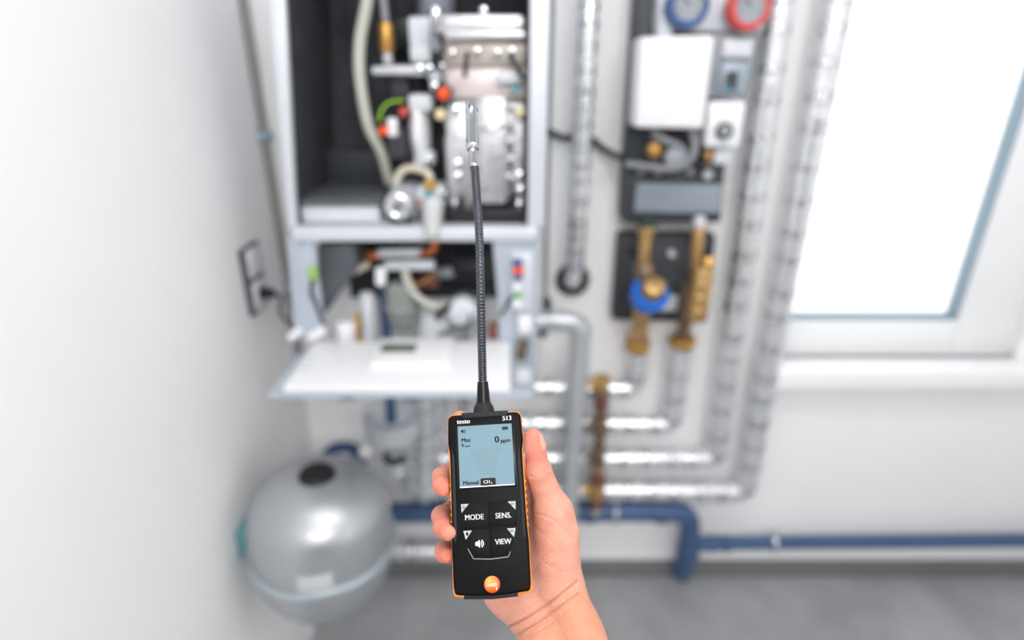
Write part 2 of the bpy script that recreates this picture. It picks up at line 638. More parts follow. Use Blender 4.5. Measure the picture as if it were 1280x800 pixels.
pbox('cover_lip', M_alu, 556, 38, 658, 50, 1.26, 0.2, 0.006)
pcyl('cover_boss', M_chrome, (605, 20, 1.30), (605, 8, 1.30), 14)
pcyl('cover_boss', M_chrome, (545, 30, 1.26), (545, 9, 1.26), 16)
pcyl('electrode', M_black, (584, 64, 1.26), (581, 97, 1.26), 6, label='black ignition electrode')
pcyl('electrode', M_black, (637, 68, 1.26), (655, 100, 1.26), 6, label='black ignition electrode')
pbox('connector', M_lgrey, 622, 88, 655, 104, 1.27, 0.03, 0.004)
pbox('connector', M_yellow, 646, 134, 656, 146, 1.27, 0.03, 0.004)
pcyl('sensor', M_teal, (645, 112, 1.29), (645, 112, 1.27), 8, sides=12)
tag(pbox('exchanger_base', M_black, 556, 262, 661, 285, 1.27, 0.27, 0.004), 'black plastic base under the exchanger')
pbox('base_foot', M_black, 571, 247, 579, 263, 1.27, 0.03, 0.002)
pbox('base_foot', M_black, 637, 240, 646, 263, 1.27, 0.03, 0.002)
# --- fan, gas valve and hoses
pcyl('flue_duct', mat('grey_duct', (132, 138, 148), 0.5, 0.2), (545, 22, 1.42), (548, -60, 1.42), 46)
pbox('fan_bracket', M_lgrey, 510, 20, 540, 60, 1.33, 0.10, 0.008)
pbox('fan_bracket', M_greypl, 536, 36, 552, 66, 1.30, 0.10, 0.008)
pbox('air_box', M_lgrey, 512, 56, 538, 78, 1.31, 0.1, 0.006)
p = W(526, 162, 1.34)
fanm = MB()
fanm.sphere(p, 1.0, 20, 12, (0.022, 0.06, 0.075))
tag(fanm.build('fan_housing', M_whitepl, boiler), 'white fan housing')
pbox('fan_rim', M_lgrey, 510, 118, 540, 140, 1.29, 0.05, 0.008)
pbox('fan_rim', M_lgrey, 517, 190, 542, 208, 1.30, 0.05, 0.008)
pcyl('fan_hub', M_chrome, (533, 202, 1.30), (533, 202, 1.28), 11)
pbox('fan_motor', M_char, 484, 160, 513, 200, 1.31, 0.09, 0.010, label='charcoal fan motor')
pbox('motor_plug', M_whitepl, 484, 148, 496, 171, 1.295, 0.03, 0.003, label='white motor plug')
pcyl('motor_plug', M_orange, (478, 164, 1.30), (478, 164, 1.28), 11, label='orange plug')
pbox('wire_clip', M_red, 499, 135, 510, 146, 1.29, 0.02, 0.003, label='red clip')
ptube('earth_wire', M_green, [(474, 152, 1.30), (477, 138, 1.30), (487, 128, 1.30), (505, 126, 1.30)], 3.0, label='yellow green earth wire')
ptube('wire', M_black, [(560, 130, 1.29), (553, 145, 1.30), (556, 165, 1.30), (548, 190, 1.30)], 4)
ptube('wire', M_black, [(512, 140, 1.28), (508, 165, 1.29), (511, 190, 1.28), (508, 205, 1.28)], 5)
ptube('wire', M_char, [(545, 40, 1.27), (556, 60, 1.27), (549, 75, 1.27), (556, 105, 1.27)], 4)
pcyl('chrome_arm', M_chrome, (466, 88, 1.31), (533, 87, 1.29), 15, bev=0.006, label='chrome gas arm')
pcyl('arm_collar', M_chrome, (519, 86, 1.29), (531, 86, 1.29), 18, bev=0.004)
pcyl('arm_nut', M_chrome, (536, 85, 1.28), (536, 85, 1.26), 10, sides=6)
pcyl('arm_nut', M_chrome, (547, 82, 1.28), (556, 84, 1.28), 12, bev=0.004)
pcyl('arm_nut', M_chrome, (542, 108, 1.28), (542, 108, 1.26), 10, sides=6)
pcyl('arm_nut', M_lgrey, (540, 96, 1.30), (547, 96, 1.28), 14)
pcyl('gas_rod', M_greypl, (476, -30, 1.38), (482, 28, 1.36), 9)
pcyl('gas_fitting', M_gold, (482, 28, 1.35), (484, 66, 1.35), 18, bev=0.004, label='gold brass gas fitting')
pcyl('gas_neck', M_lgrey, (484, 64, 1.35), (485, 82, 1.35), 12)
pbox('ignition_module', M_black, 492, 22, 514, 60, 1.42, 0.06, 0.006)
pbox('ignition_module', M_char, 488, 96, 512, 128, 1.36, 0.06, 0.006)
k = pcyl('knob', M_black, (554, 117, 1.295), (554, 117, 1.265), 21, label='black knob ring')
pcyl('knob_cap', M_orange, (554, 117, 1.27), (554, 117, 1.255), 15, parent=k, bev=0.003, label='orange red knob cap')
pcyl('valve_cap', M_yellow, (550, 143, 1.30), (550, 143, 1.27), 13, label='cream cap')
ptube('drain_hose', M_hose, [(461, -40, 1.30), (459, 0, 1.30), (450, 52, 1.30), (450, 98, 1.30), (460, 155, 1.31), (477, 191, 1.33), (487, 228, 1.36)], 14, n=60, label='pale grey bent hose')
pbox('tray_ledge', M_char, 396, 188, 480, 225, 1.50, 0.04, 0.004)
# --- electronics box, lower left
pbox('electronics_box', M_lgrey, 377, 257, 474, 283, 1.27, 0.24, 0.004, label='light grey electronics box')
bx0, bx1 = W(375, 252, 1.265), W(477, 252, 1.265)
tag(MB().box((bx0.x, 1.262, W(425, 258, 1.265).z), (bx1.x, 1.53, W(425, 249, 1.265).z), 0.005).build('box_lid', mat('lid_grey', (84, 88, 94), 0.5), boiler), 'charcoal lid')
pbox('box_seam', M_char, 378, 279, 474, 284, 1.265, 0.02, 0.001)
# --- pump group
pbox('pump_body', M_greypl, 487, 233, 521, 275, 1.275, 0.10, 0.010)
pbox('pump_foot', M_char, 488, 272, 515, 286, 1.262, 0.08, 0.006)
pk = pcyl('pump_dial', M_alu, (497, 258, 1.276), (497, 258, 1.250), 34, bev=0.004, label='round silver pump dial')
p = W(497, 258, 1.252)
MB().torus(p, (0, 1, 0), 12.5 * mpp(p), 3 * mpp(p)).build('dial_rim', M_chrome, pk)
pcyl('dial_hub', M_black, (496, 258, 1.252), (496, 258, 1.244), 8, parent=pk, label='black hub')
ptube('loop_hose', M_beige, [(495, 240, 1.30), (497, 222, 1.30), (507, 211, 1.30), (522, 211, 1.30), (535, 217, 1.29), (540, 232, 1.29)], 10, label='beige hose looping over the pump')
pcyl('hose_nut', M_gold, (536, 224, 1.28), (539, 238, 1.28), 15, sides=6, bev=0.003, label='brass hose nut')
pbox('valve_block', M_lgrey, 521, 234, 555, 262, 1.285, 0.08, 0.006)
pbox('valve_tag', M_teal, 530, 238, 541, 247, 1.278, 0.02, 0.002, label='turquoise tag')
pbox('valve_tag', M_red, 523, 250, 529, 257, 1.278, 0.02, 0.002, label='red tag')
pcyl('valve_screw', M_chrome, (553, 244, 1.285), (553, 244, 1.265), 9)
pcyl('valve_screw', M_chrome, (550, 257, 1.285), (550, 257, 1.265), 11)
pcyl('valve_screw', M_chrome, (532, 268, 1.275), (532, 268, 1.255), 11)
pcyl('valve_cone', mat('translucent_grey', (186, 188, 188), 0.3), (541, 250, 1.262), (540, 298, 1.222), 28, w2=20, bev=0.003, label='tapered grey valve body')
pbox('valve_nut', M_whitepl, 533, 248, 547, 256, 1.255, 0.02, 0.003)
# --- lower compartment
low = MB()
low.box((W(392, 300, YB + 0.03).x, 1.50, W(500, 372, 1.50).z), (XO_R - 0.05, 1.53, z_sh_b))
tag(low.build('lower_back', M_black, boiler), 'black back of the lower compartment')
# left plate and right plate hang below the cross rail
zb_l = W(380, 425, YB).z
pl = MB()
pl.prism([W(361, 296, YB), W(391, 296, YB), W(409, 424, YB), W(371, 424, YB)], (0, 0.004, 0))
pl.prism([W(359, 296, YB - 0.004), W(365, 296, YB - 0.004), W(376, 424, YB - 0.004), W(369, 424, YB - 0.004)], (0, 0.03, 0))
lp = tag(pl.build('hinge_plate', M_steelblue, boiler), 'blue grey hinge plate on the left')
pcyl('cable_marker', M_green, (391, 334, 1.236), (392, 349, 1.236), 9, parent=lp, label='bright green marker')
ptube('plate_cable', M_dkcable, [(391, 348, 1.232), (389, 366, 1.232), (397, 385, 1.232), (404, 405, 1.232)], 4.5, parent=lp)
pbox('plate_screw', M_chrome, 371, 300, 378, 306, 1.232, 0.01, 0.002, lp)
bb = MB()
bb.prism([W(396, 306, 1.30), W(440, 304, 1.30), W(448, 335, 1.30), W(404, 396, 1.30), W(398, 380, 1.30)], (0, 0.10, 0), 0.006)
tag(bb.build('trunking', mat('slate_plastic', (92, 97, 103), 0.5), boiler), 'slate grey wedge shaped trunking')
pr = MB()
pr.prism([W(616, 300, YB), W(672, 300, YB), W(666, 486, YB), W(632, 486, YB)], (0, 0.004, 0))
pr.prism([W(667, 300, YB - 0.004), W(674, 300, YB - 0.004), W(669, 486, YB - 0.004), W(662, 486, YB - 0.004)], (0, 0.04, 0))
rp = tag(pr.build('terminal_plate', M_steelblue, boiler), 'blue grey terminal plate on the right')
tb = pbox('terminal_rail', M_steel, 640, 318, 666, 388, 1.225, 0.018, 0.003, rp)
for (x0, y0, x1, y1, m_, nm) in ((641, 325, 653, 334, M_navy, 'blue terminal'), (641, 335, 654, 343, M_orange, 'orange terminal'), (642, 344, 653, 351, M_navy, 'blue terminal'),
                                (641, 357, 652, 365, M_whitepl, 'white terminal'), (641, 366, 652, 374, mat('leaf_green', (120, 176, 120), 0.5), 'green terminal'), (641, 375, 652, 386, M_whitepl, 'white terminal')):
    pbox('terminal', m_, x0, y0, x1, y1, 1.212, 0.016, 0.002, rp, nm)
pbox('socket', M_whitepl, 648, 397, 665, 418, 1.215, 0.03, 0.004, rp, 'white socket')
ptube('plate_cable', M_dkcable, [(644, 388, 1.228), (640, 372, 1.228), (632, 384, 1.228), (626, 395, 1.23)], 4, parent=rp)
pcyl('plate_fitting', M_bronze, (655, 426, 1.225), (651, 448, 1.225), 13, parent=rp, label='small bronze fitting')
pbox('plate_sticker', M_whitepl, 645, 462, 664, 480, 1.237, 0.004, 0.001, rp, 'white sticker')
# pipes in the lower compartment
ptube('copper_bend', M_copper, [(543, 298, 1.27), (543, 308, 1.27), (538, 314, 1.28), (528, 317, 1.30)], 10, label='copper bend')
pcyl('copper_stub', M_copper, (458, 320, 1.34), (478, 318, 1.33), 12, label='copper stub')
pcyl('lagged_pipe', M_lgrey, (474, 317, 1.33), (532, 316, 1.31), 12)
pcyl('lagged_pipe', M_lgrey, (482, 332, 1.30), (543, 331, 1.29), 13)
pcyl('pale_stub', M_beige, (441, 340, 1.32), (462, 330, 1.33), 9)
pcyl('white_valve', M_whitepl, (476, 334, 1.285), (476, 356, 1.285), 14, bev=0.004, label='white valve cylinder')
ptube('siphon_hose', M_hose, [(506, 336, 1.28), (510, 354, 1.28), (522, 371, 1.28), (538, 381, 1.28), (556, 383, 1.29)], 10, label='pale hose curving right')
pcyl('red_valve', M_dkred, (524, 353, 1.33), (545, 352, 1.31), 16, label='dark red valve')
ptube('wire', M_gold, [(511, 348, 1.30), (522, 356, 1.30), (538, 346, 1.30), (544, 340, 1.31)], 3, label='yellow wire')
pcyl('shut_off', M_greypl, (545, 342, 1.36), (566, 340, 1.34), 14)
pcyl('dark_motor', M_black, (570, 330, 1.38), (612, 332, 1.36), 40)
q = W(500, 352, 1.30)
u_ = mpp(q)
cup = MB()
cup.lathe([(0, 11 * u_), (-6 * u_, 19 * u_), (-30 * u_, 20 * u_), (-32 * u_, 22 * u_), (-36 * u_, 22 * u_), (-38 * u_, 19 * u_), (-56 * u_, 17 * u_), (-66 * u_, 11 * u_), (-69 * u_, 2 * u_)], q, (0, 0, 1), 24)
tag(cup.build('siphon_cup', M_cup, boiler), 'smoky grey siphon cup')
ptube('black_lever', M_black, [(546, 398, 1.26), (554, 388, 1.26), (564, 382, 1.27)], 9, label='black lever')
pcyl('round_cap', M_lgrey, (578, 392, 1.30), (578, 392, 1.26), 36, bev=0.008)
ptube('wire', M_dkcable, [(548, 420, 1.24), (565, 412, 1.24), (585, 405, 1.24), (588, 392, 1.25)], 4)
ptube('wire', M_dkcable, [(565, 370, 1.3), (585, 366, 1.3), (604, 372, 1.3), (612, 360, 1.3)], 5)
pcyl('red_tap', M_dkred, (616, 404, 1.25), (616, 422, 1.25), 12, label='red tap')
pcyl('white_tap', M_whitepl, (432, 402, 1.27), (433, 430, 1.27), 24, bev=0.005)
pcyl('brass_tap', M_gold, (446, 392, 1.28), (448, 426, 1.28), 8, label='thin brass pipe')
pcyl('grey_riser', M_lgrey, (459, 366, 1.31), (461, 430, 1.31), 18)
pcyl('grey_riser', M_lgrey, (542, 384, 1.34), (544, 440, 1.34), 44)
pcyl('white_knob', M_whitepl, (362, 424, 1.235), (376, 412, 1.235), 12, bev=0.004)
pcyl('white_knob', M_whitepl, (386, 424, 1.230), (406, 411, 1.235), 12, bev=0.004)

# --- folded-down control flap
zf = W(520, 425, YB).z
Yf = WZ(520, 484, zf).y
fl_l, fl_r = -0.456, WZ(638, 470, zf).x
fl = MB().box((fl_l, Yf, zf - 0.016), (fl_r, YB - 0.004, zf), 0.005, 3)
flap = tag(fl.build('control_flap', M_whitepl, boiler), 'white control flap folded down level')
trm = MB()
tx0, tx1 = WZ(340, 487, zf - 0.018).x, WZ(666, 487, zf - 0.018).x
trm.box((tx0, Yf - 0.006, zf - 0.022), (tx1, Yf + 0.03, zf - 0.0165), 0.002)
trm.box((tx0, Yf + 0.03, zf - 0.022), (fl_l + 0.02, YB - 0.03, zf - 0.0165), 0.002)
tag(trm.build('flap_tray', M_steelblue, flap), 'blue grey tray edge under the flap')
cx0, cx1 = WZ(461, 456, zf + 0.012).x, WZ(561, 456, zf + 0.012).x
cy0, cy1 = WZ(510, 455, zf + 0.012).y, WZ(510, 423, zf + 0.012).y
tag(MB().box((cx0, cy0, zf - 0.002), (cx1, cy1, zf + 0.013), 0.004, 3).build('control_unit', M_whitepl, flap), 'white raised control unit')
dx0, dx1 = WZ(475, 438, zf + 0.014).x, WZ(519, 438, zf + 0.014).x
dy0, dy1 = WZ(500, 440, zf + 0.014).y, WZ(500, 429.5, zf + 0.014).y
tag(MB().box((dx0, dy0, zf + 0.012), (dx1, dy1, zf + 0.0142), 0.001).build('display', M_lcd, flap), 'dark grey display')
p = WZ(622, 435, zf)
MB().box((p.x - 0.006, p.y - 0.006, zf - 0.001), (p.x + 0.006, p.y + 0.006, zf + 0.0006)).build('flap_sticker', mat('pale_green_sticker', (214, 224, 190), 0.5), flap)
lt = MB()
for i in range(3):
    a_ = WZ(382 + i * 5, 460 - i * 7, zf)
    lt.box((a_.x - 0.012, a_.y - 0.003, zf - 0.001), (a_.x + 0.012, a_.y + 0.003, zf + 0.0005))
tag(lt.build('flap_marking', M_sticker, flap), 'faint grey print')
ptube('flap_cable', M_dkcable, [(412, 486, 1.10), (424, 495, 1.10), (440, 496, 1.10), (456, 490, 1.10), (460, 482, 1.12)], 7, label='black cable hanging under the flap')

# ------------------------------------------------------------------ foil pipes
def foil_pipe(name, pts, wpx, label, rad=0.05, m=M_foil, band=0.12, group=None, jit=0.03, wat=None, mb=M_tape):
    P = [W(*p) for p in pts]
    u = mpp(W(*(wat or pts[len(pts) // 2])))
    r = wpx * 0.5 * u
    path = fillet(P, rad)
    t = thing(name, P[0], label, 'pipe', group or ('foil wrapped pipes on the back wall' if name == 'foil_return' else None))
    MB().tube(path, r, 20, jit).build('foil_jacket', m, t, smooth=60)
    # tape bands
    acc = 0.0
    for i in range(1, len(path) - 2):
        acc += (path[i] - path[i - 1]).length
        if acc > band:
            acc = random.uniform(0, 0.03)
            d = (path[i + 1] - path[i - 1]).normalized()
            w_ = random.uniform(0.010, 0.020)
            rb = r * random.uniform(1.03, 1.07)
            mbk = MB()
            mbk.lathe([(-w_, r * 0.96), (-w_ * 0.9, rb), (w_ * 0.9, rb), (w_, r * 0.96)], path[i], d, 20)
            mbk.build('tape_band', mb, t)
    return t


YP = 1.535
foil_pipe('foil_riser', [(739, -70, 1.50), (737, 0, 1.50), (719, 336, 1.50), (717, 350, 1.50), (716, 352, 1.59)], 23,
          'foil wrapped riser running up the wall right of the boiler', wat=(728, 180, 1.5), band=0.05)
p = W(716, 350, 1.592)
tag(MB().torus(p, (0, 1, 0), 17 * mpp(p), 4.5 * mpp(p), 32, 10).build('wall_rosette', M_black), 'black rubber ring around the foil riser where it enters the wall', 'pipe ring')
foil_pipe('lagged_bend', [(640, 402, 1.452), (690, 400, 1.452), (727, 402, 1.452), (717, 560, 1.452), (706, 700, 1.452)], 23,
          'grey lagged pipe bending down just right of the boiler', rad=0.06, m=M_foilgrey, wat=(718, 520, 1.47), jit=0.015, band=0.2, mb=M_foilgrey)
foil_pipe('foil_return', [(798, 440, YP), (792, 486, YP), (657, 484, YP), (662, 400, YP)], 23,
          'short foil pipe from the blue handled valve, topmost of the nested bends', wat=(795, 460, YP), band=0.07, rad=0.03)
foil_pipe('foil_return', [(852, 434, YP), (838, 531, YP), (588, 528, YP), (594, 400, YP)], 26,
          'foil pipe from the plain brass valve, second of the nested bends', wat=(840, 500, YP), band=0.08, rad=0.03)
foil_pipe('foil_return', [(984, -70, YP), (975, 0, YP), (893, 573, YP), (543, 573, YP), (548, 420, 1.53)], 25,
          'tall foil pipe right of the pump station, third of the nested bends', wat=(893, 560, YP), band=0.09, rad=0.03)
foil_pipe('foil_return', [(1061, -70, YP), (1047, 0, YP), (930, 614, YP), (520, 612, YP), (512, 430, YP)], 27,
          'outermost foil pipe, beside the window and lowest of the nested bends', wat=(930, 600, YP), band=0.09, rad=0.03)
foil_pipe('foil_return', [(470, 686, 1.50), (628, 690, 1.50), (640, 690, 1.595)], 26,
          'foil pipe low on the wall just right of the silver vessel', wat=(530, 688, 1.5), rad=0.04)
foil_pipe('grey_drop_pipe', [(531, 440, 1.465), (531, 520, 1.465), (532, 605, 1.465), (532, 622, 1.465)], 20,
          'pale grey vertical pipe beside the drain funnel', m=M_foilgrey, wat=(531, 560, 1.49), band=0.05, jit=0.01, mb=M_lgrey)

# drain fittings column
col = thing('drain_valve_column', W(746, 640, 1.47), 'column of tarnished bronze drain valves crossing the foil pipes', 'valve')
segs = [(470, 488, 20, M_brass, 'union_nut'), (488, 497, 14, M_bronze, 'stem'), (497, 512, 19, M_dkred, 'valve_collar'), (512, 520, 12, M_bronze, 'stem'),
        (520, 546, 19, M_bronze, 'valve_body'), (546, 556, 11, M_dkred, 'stem'), (556, 582, 17, M_bronze, 'valve_body'), (582, 592, 11, M_brass, 'stem'),
        (592, 604, 19, M_dkred, 'valve_collar'), (604, 622, 20, M_brass, 'union_nut'), (622, 633, 17, M_dkred, 'valve_collar'), (633, 642, 9, M_beige, 'drain_tip')]
for (y0, y1, w_, m_, nm) in segs:
    x0 = 753 - (y0 - 470) * 0.046
    x1 = 753 - (y1 - 470) * 0.046
    pcyl(nm, m_, (x0, y0, 1.472), (x1, y1, 1.472), w_, parent=col, sides=8 if nm == 'union_nut' else 16, bev=0.004)
for (yy, m_) in ((480, M_gold), (534, M_bronze), (570, M_bronze), (612, M_gold)):
    x_ = 753 - (yy - 470) * 0.046
    pcyl('side_spindle', m_, (x_ - 9, yy, 1.468), (x_ - 18, yy, 1.468), 10, parent=col)

# ------------------------------------------------------------------ blue waste pipes
wp = thing('waste_pipe', W(866, 700, 1.53), 'thick blue waste pipe with an elbow down to the floor', 'pipe')
P = [W(452, 641, 1.52), W(640, 640, 1.52), W(864, 639, 1.52), W(860, 690, 1.52), W(852, 716, 1.555)]
r_b = 12.5 * mpp(W(760, 640, 1.52))
MB().tube(fillet(P, [0, 0, 0.07, 0.05, 0], 0.02, 10), r_b, 20).build('pipe_run', M_bluepipe, wp, smooth=60)
for (pa, pb_) in (((818, 640, 1.52), (834, 640, 1.52)), ((730, 640, 1.52), (742, 640, 1.52)), ((861, 682, 1.52), (860, 694, 1.52))):
    a_, b_ = W(*pa), W(*pb_)
    MB().cyl(a_, b_, r_b * 1.13, 20, 0.004).build('socket_collar', M_bluepipe, wp)
cl = MB()
p = W(768, 640, 1.52)
cl.torus(p, (1, 0, 0), r_b * 1.08, 0.007, 24, 8)
cl.cyl(p + Vector((0, r_b, 0)), Vector((p.x, 1.6, p.z)), 0.008)
tag(cl.build('pipe_clip', M_chrome, wp), 'steel pipe clip')
wp2 = thing('waste_branch', W(880, 678, 1.54), 'thinner blue waste pipe running right along the skirting', 'pipe')
r_c = 8.5 * mpp(W(1000, 677, 1.54))
MB().tube(fillet([W(868, 681, 1.53), W(905, 679, 1.54), W(1330, 675, 1.54)], 0.02), r_c, 18).build('pipe_run', M_bluepipe, wp2, smooth=60)
for (x0, x1) in ((880, 896), (902, 912)):
    MB().cyl(W(x0, 680, 1.535), W(x1, 679, 1.54), r_c * 1.2, 18, 0.004).build('socket_collar', M_bluepipe, wp2)
cl = MB()
p = W(966, 678, 1.54)
cl.torus(p, (1, 0, 0), r_c * 1.1, 0.007, 24, 8)
cl.cyl(p + Vector((0, r_c, 0)), Vector((p.x, 1.6, p.z)), 0.008)
cl.box(p + Vector((-0.006, -0.006, r_c)), p + Vector((0.006, 0.006, r_c + 0.03)), 0.002)
tag(cl.build('pipe_clip', M_chrome, wp2), 'steel pipe clip')

# drain funnel with blue drop pipe
fu = thing('drain_funnel', W(489, 600, 1.40), 'grey white drain funnel under the boiler, behind the silver vessel', 'drain')
q = W(489, 520, 1.38)
u_ = mpp(q)
fm = MB()
fm.lathe([(-88 * u_, 11 * u_), (-48 * u_, 12 * u_), (-44 * u_, 17 * u_), (-32 * u_, 24 * u_), (-26 * u_, 33 * u_), (0, 35 * u_), (2 * u_, 36 * u_), (2 * u_, 33 * u_), (-18 * u_, 30 * u_), (-22 * u_, 4 * u_)], q, (0, 0, 1), 28, close=False)
tag(fm.build('funnel_bowl', M_lgrey, fu), 'pale funnel bowl')
ptube('trap_elbow', M_black, [(480, 568, 1.34), (487, 577, 1.33), (498, 577, 1.33), (506, 570, 1.34)], 9, parent=fu, label='black trap elbow')
pcyl('inlet_cap', M_whitepl, (450, 563, 1.36), (466, 566, 1.36), 20, parent=fu, bev=0.006, label='white inlet cap')
q1, q2 = W(480, 360, 1.34), W(489, 526, 1.36)
tag(MB().tube([q1, q1.lerp(q2, 0.5), q2], 6.5 * mpp(q2), 16).build('drop_pipe', M_bluepipe), 'narrow blue drop pipe from the boiler into the grey funnel', 'pipe')
bl = [W(*p_) for p_ in ((404, 585, 1.45), (412, 566, 1.45), (428, 559, 1.45), (446, 566, 1.45), (456, 600, 1.46), (462, 640, 1.50))]
tag(MB().tube(smoothpath(bl, 30), 7.5 * mpp(bl[2]), 16).build('blue_bend', M_bluepipe), 'blue pipe bend arching up behind the silver vessel', 'pipe')

# ------------------------------------------------------------------ expansion vessel
tx, ty = -0.452, 1.09
tz = 0.648
RV = 0.162
ves = thing('expansion_vessel', (tx, ty, 0.36), 'round silver expansion vessel in the left corner with a black cap', 'tank')
lean = Vector((0.05, 0.0, 1)).normalized()
vb = Vector((tx, ty, tz))
up_prof = [(0.0, RV), (0.04, RV), (0.080, RV * 0.995), (0.090, RV * 0.98)]
for i in range(1, 15):
    a_ = i / 14 * PI / 2
    up_prof.append((0.090 + 0.108 * math.sin(a_), RV * 0.98 * math.cos(a_) ** 0.92 if i < 14 else 0.0))
tag(MB().lathe(up_prof, vb, lean, 48).build('upper_shell', M_tank, ves, smooth=50), 'silver domed upper half')
lo_prof = [(-0.004, RV)] + [(-0.03, RV * 0.99)] + [(-0.03 - 0.145 * math.sin(i / 10 * PI / 2), max(0.0, RV * 0.99 * math.cos(i / 10 * PI / 2) ** 0.8)) for i in range(1, 11)]
tag(MB().lathe(lo_prof, vb, lean, 48).build('lower_shell', M_tank, ves, smooth=50), 'silver rounded lower half')
rim = MB()
rim.lathe([(-0.010, RV - 0.004), (-0.012, RV + 0.006), (-0.006, RV + 0.011), (0.006, RV + 0.011), (0.012, RV + 0.006), (0.010, RV - 0.004)], vb, lean, 48, close=False)
tag(rim.build('clamp_band', M_tankrim, ves, smooth=50), 'pale steel clamp band')
capc = vb + lean * 0.188
tag(MB().lathe([(0, 0.041), (0.010, 0.041), (0.016, 0.036), (0.018, 0.0)], capc, lean, 28).build('cap', M_black, ves), 'black round cap')
# sticker wrapped on the upper shell
sv, sf = [], []
for i in range(9):
    ang = math.radians(-92 + i * 26 / 8)
    for h_ in (0.018, 0.060):
        rr = RV + 0.0012
        sv.append(vb + lean * h_ + Vector((math.cos(ang) * rr, math.sin(ang) * rr, 0)))
for i in range(8):
    sf.append((2 * i, 2 * i + 2, 2 * i + 3, 2 * i + 1))
tag(MB().add(sv, sf).build('sticker', M_sticker, ves), 'pale data sticker')
vf = MB()
q = vb - lean * 0.17
vf.cyl(q, q - Vector((0, 0, 0.05)), 0.02, 16, 0.004)
tag(vf.build('outlet', M_tankrim, ves), 'outlet stub')
w_ = q - Vector((-0.01, 0, 0.05))
ow = MB()
ow.torus(w_, (0.2, 1, 0), 0.017, 0.008, 20, 8)
ow.cyl(w_, w_ - Vector((0, 0, 0.025)), 0.012)
tag(ow.build('drain_ring', M_lgrey, ves), 'pale ring below the outlet')
br = MB()
br.box((XL, ty - 0.03, tz - 0.03), (tx - RV - 0.001, ty + 0.03, tz + 0.05), 0.003)
tag(br.build('wall_bracket', mat('teal_steel', (112, 160, 168), 0.45, 0.3), ves), 'teal wall bracket')

# ------------------------------------------------------------------ left wall: socket, plug, conduit
so = thing('wall_socket', WX(316, 345, XL), 'grey framed double wall socket on the left wall', 'socket')
a0, a1 = WX(302, 345, XL), WX(325, 345, XL)
ztop, zbot = WX(313, 303, XL).z, WX(322, 386, XL).z
sx = XL
tag(MB().box((sx, a0.y, zbot), (sx + 0.012, a1.y, ztop), 0.003).build('frame', M_char, so), 'dark grey frame')
ym = 0.5 * (a0.y + a1.y)
hw = (a1.y - a0.y) * 0.36
hz = (ztop - zbot) / 2
for i in range(2):
    z0 = zbot + hz * i + 0.008
    ins = tag(MB().box((sx + 0.004, ym - hw, z0), (sx + 0.0155, ym + hw, z0 + hz - 0.014), 0.002).build('insert', M_whitepl, so), 'white socket insert')
    zc = z0 + hz / 2 - 0.007
    MB().torus((sx + 0.0155, ym, zc), (1, 0, 0), min(hw, hz / 2) * 0.7, 0.002, 24, 6).build('well_rim', M_lgrey, ins)
pg = thing('power_plug', (sx + 0.016, ym, zbot + hz / 2), 'black power plug and cord in the lower socket of the left wall', 'plug')
zc = zbot + hz / 2 + 0.002
MB().cyl((sx + 0.016, ym, zc), (sx + 0.050, ym, zc), 0.017, 18, 0.004, 0.013).build('plug_body', M_black, pg)
e1 = Vector((sx + 0.05, ym, zc))
cord = smoothpath([e1, e1 + Vector((0.015, 0.0, -0.015)), W(350, 390, 1.30), W(366, 408, 1.34), W(385, 405, 1.30), W(398, 398, 1.30)], 40)
tag(MB().tube(cord, 0.0042, 10).build('cord', M_dkcable, pg), 'dark cord')
cdn = thing('conduit', W(372, 446, D - 0.012), 'grey conduit running up the left corner beside the boiler', 'conduit')
MB().tube([W(299, -40, D - 0.014), W(305, 0, D - 0.014), W(375, 447, D - 0.014), W(379, 480, D - 0.014)], 0.0095, 14).build('tube', mat('conduit_grey', (146, 146, 146), 0.5), cdn)
for (cx_, cy_) in ((359, 360), (329, 170)):
    p = W(cx_ + 1, cy_, D - 0.02)
    tag(MB().box(p - Vector((0.018, 0.014, 0.010)), p + Vector((0.018, 0.018, 0.010)), 0.004).build('clip', mat('clip_blue_grey', (150, 170, 184), 0.5), cdn), 'blue grey clip')

# thin vertical pipe right of boiler and its cable
tag(MB().tube([W(692, -40, 1.585), W(689, 60, 1.585), W(681, 392, 1.585)], 0.006, 12).build('thin_pipe', M_greypl), 'thin grey pipe on the wall between boiler and foil riser', 'pipe')
cb = smoothpath([W(*p_) for p_ in ((676, 160, 1.57), (690, 166, 1.57), (706, 172, 1.57), (735, 172, 1.57), (755, 186, 1.57), (785, 202, 1.50), (808, 208, 1.44))], 50)
tag(MB().tube(cb, 0.0085, 12).build('wall_cable', M_dkcable), 'dark cable crossing the wall behind the foil riser', 'cable')
cb = smoothpath([W(*p_) for p_ in ((782, 205, 1.43), (800, 207, 1.43), (832, 211, 1.42), (855, 206, 1.42), (868, 190, 1.42), (866, 168, 1.44), (860, 158, 1.46))], 50)
tag(MB().tube(cb, 0.0085, 12).build('looped_cable', M_cable), 'grey cable looping below the white cover of the pump station', 'cable')
cb = smoothpath([W(*p_) for p_ in ((815, 165, 1.45), (832, 176, 1.43), (850, 184, 1.43), (862, 198, 1.44))], 30)
tag(MB().tube(cb, 0.0085, 12).build('short_cable', M_cable), 'short grey cable slanting under the white cover of the pump station', 'cable')
cbx = [W(684, 372, 1.56), W(686, 395, 1.55), W(680, 415, 1.53), W(676, 420, 1.52)]
tag(MB().tube(smoothpath(cbx, 20), 0.010, 12).build('boiler_cable', M_dkcable), 'dark cable stub beside the lower right of the boiler', 'cable')

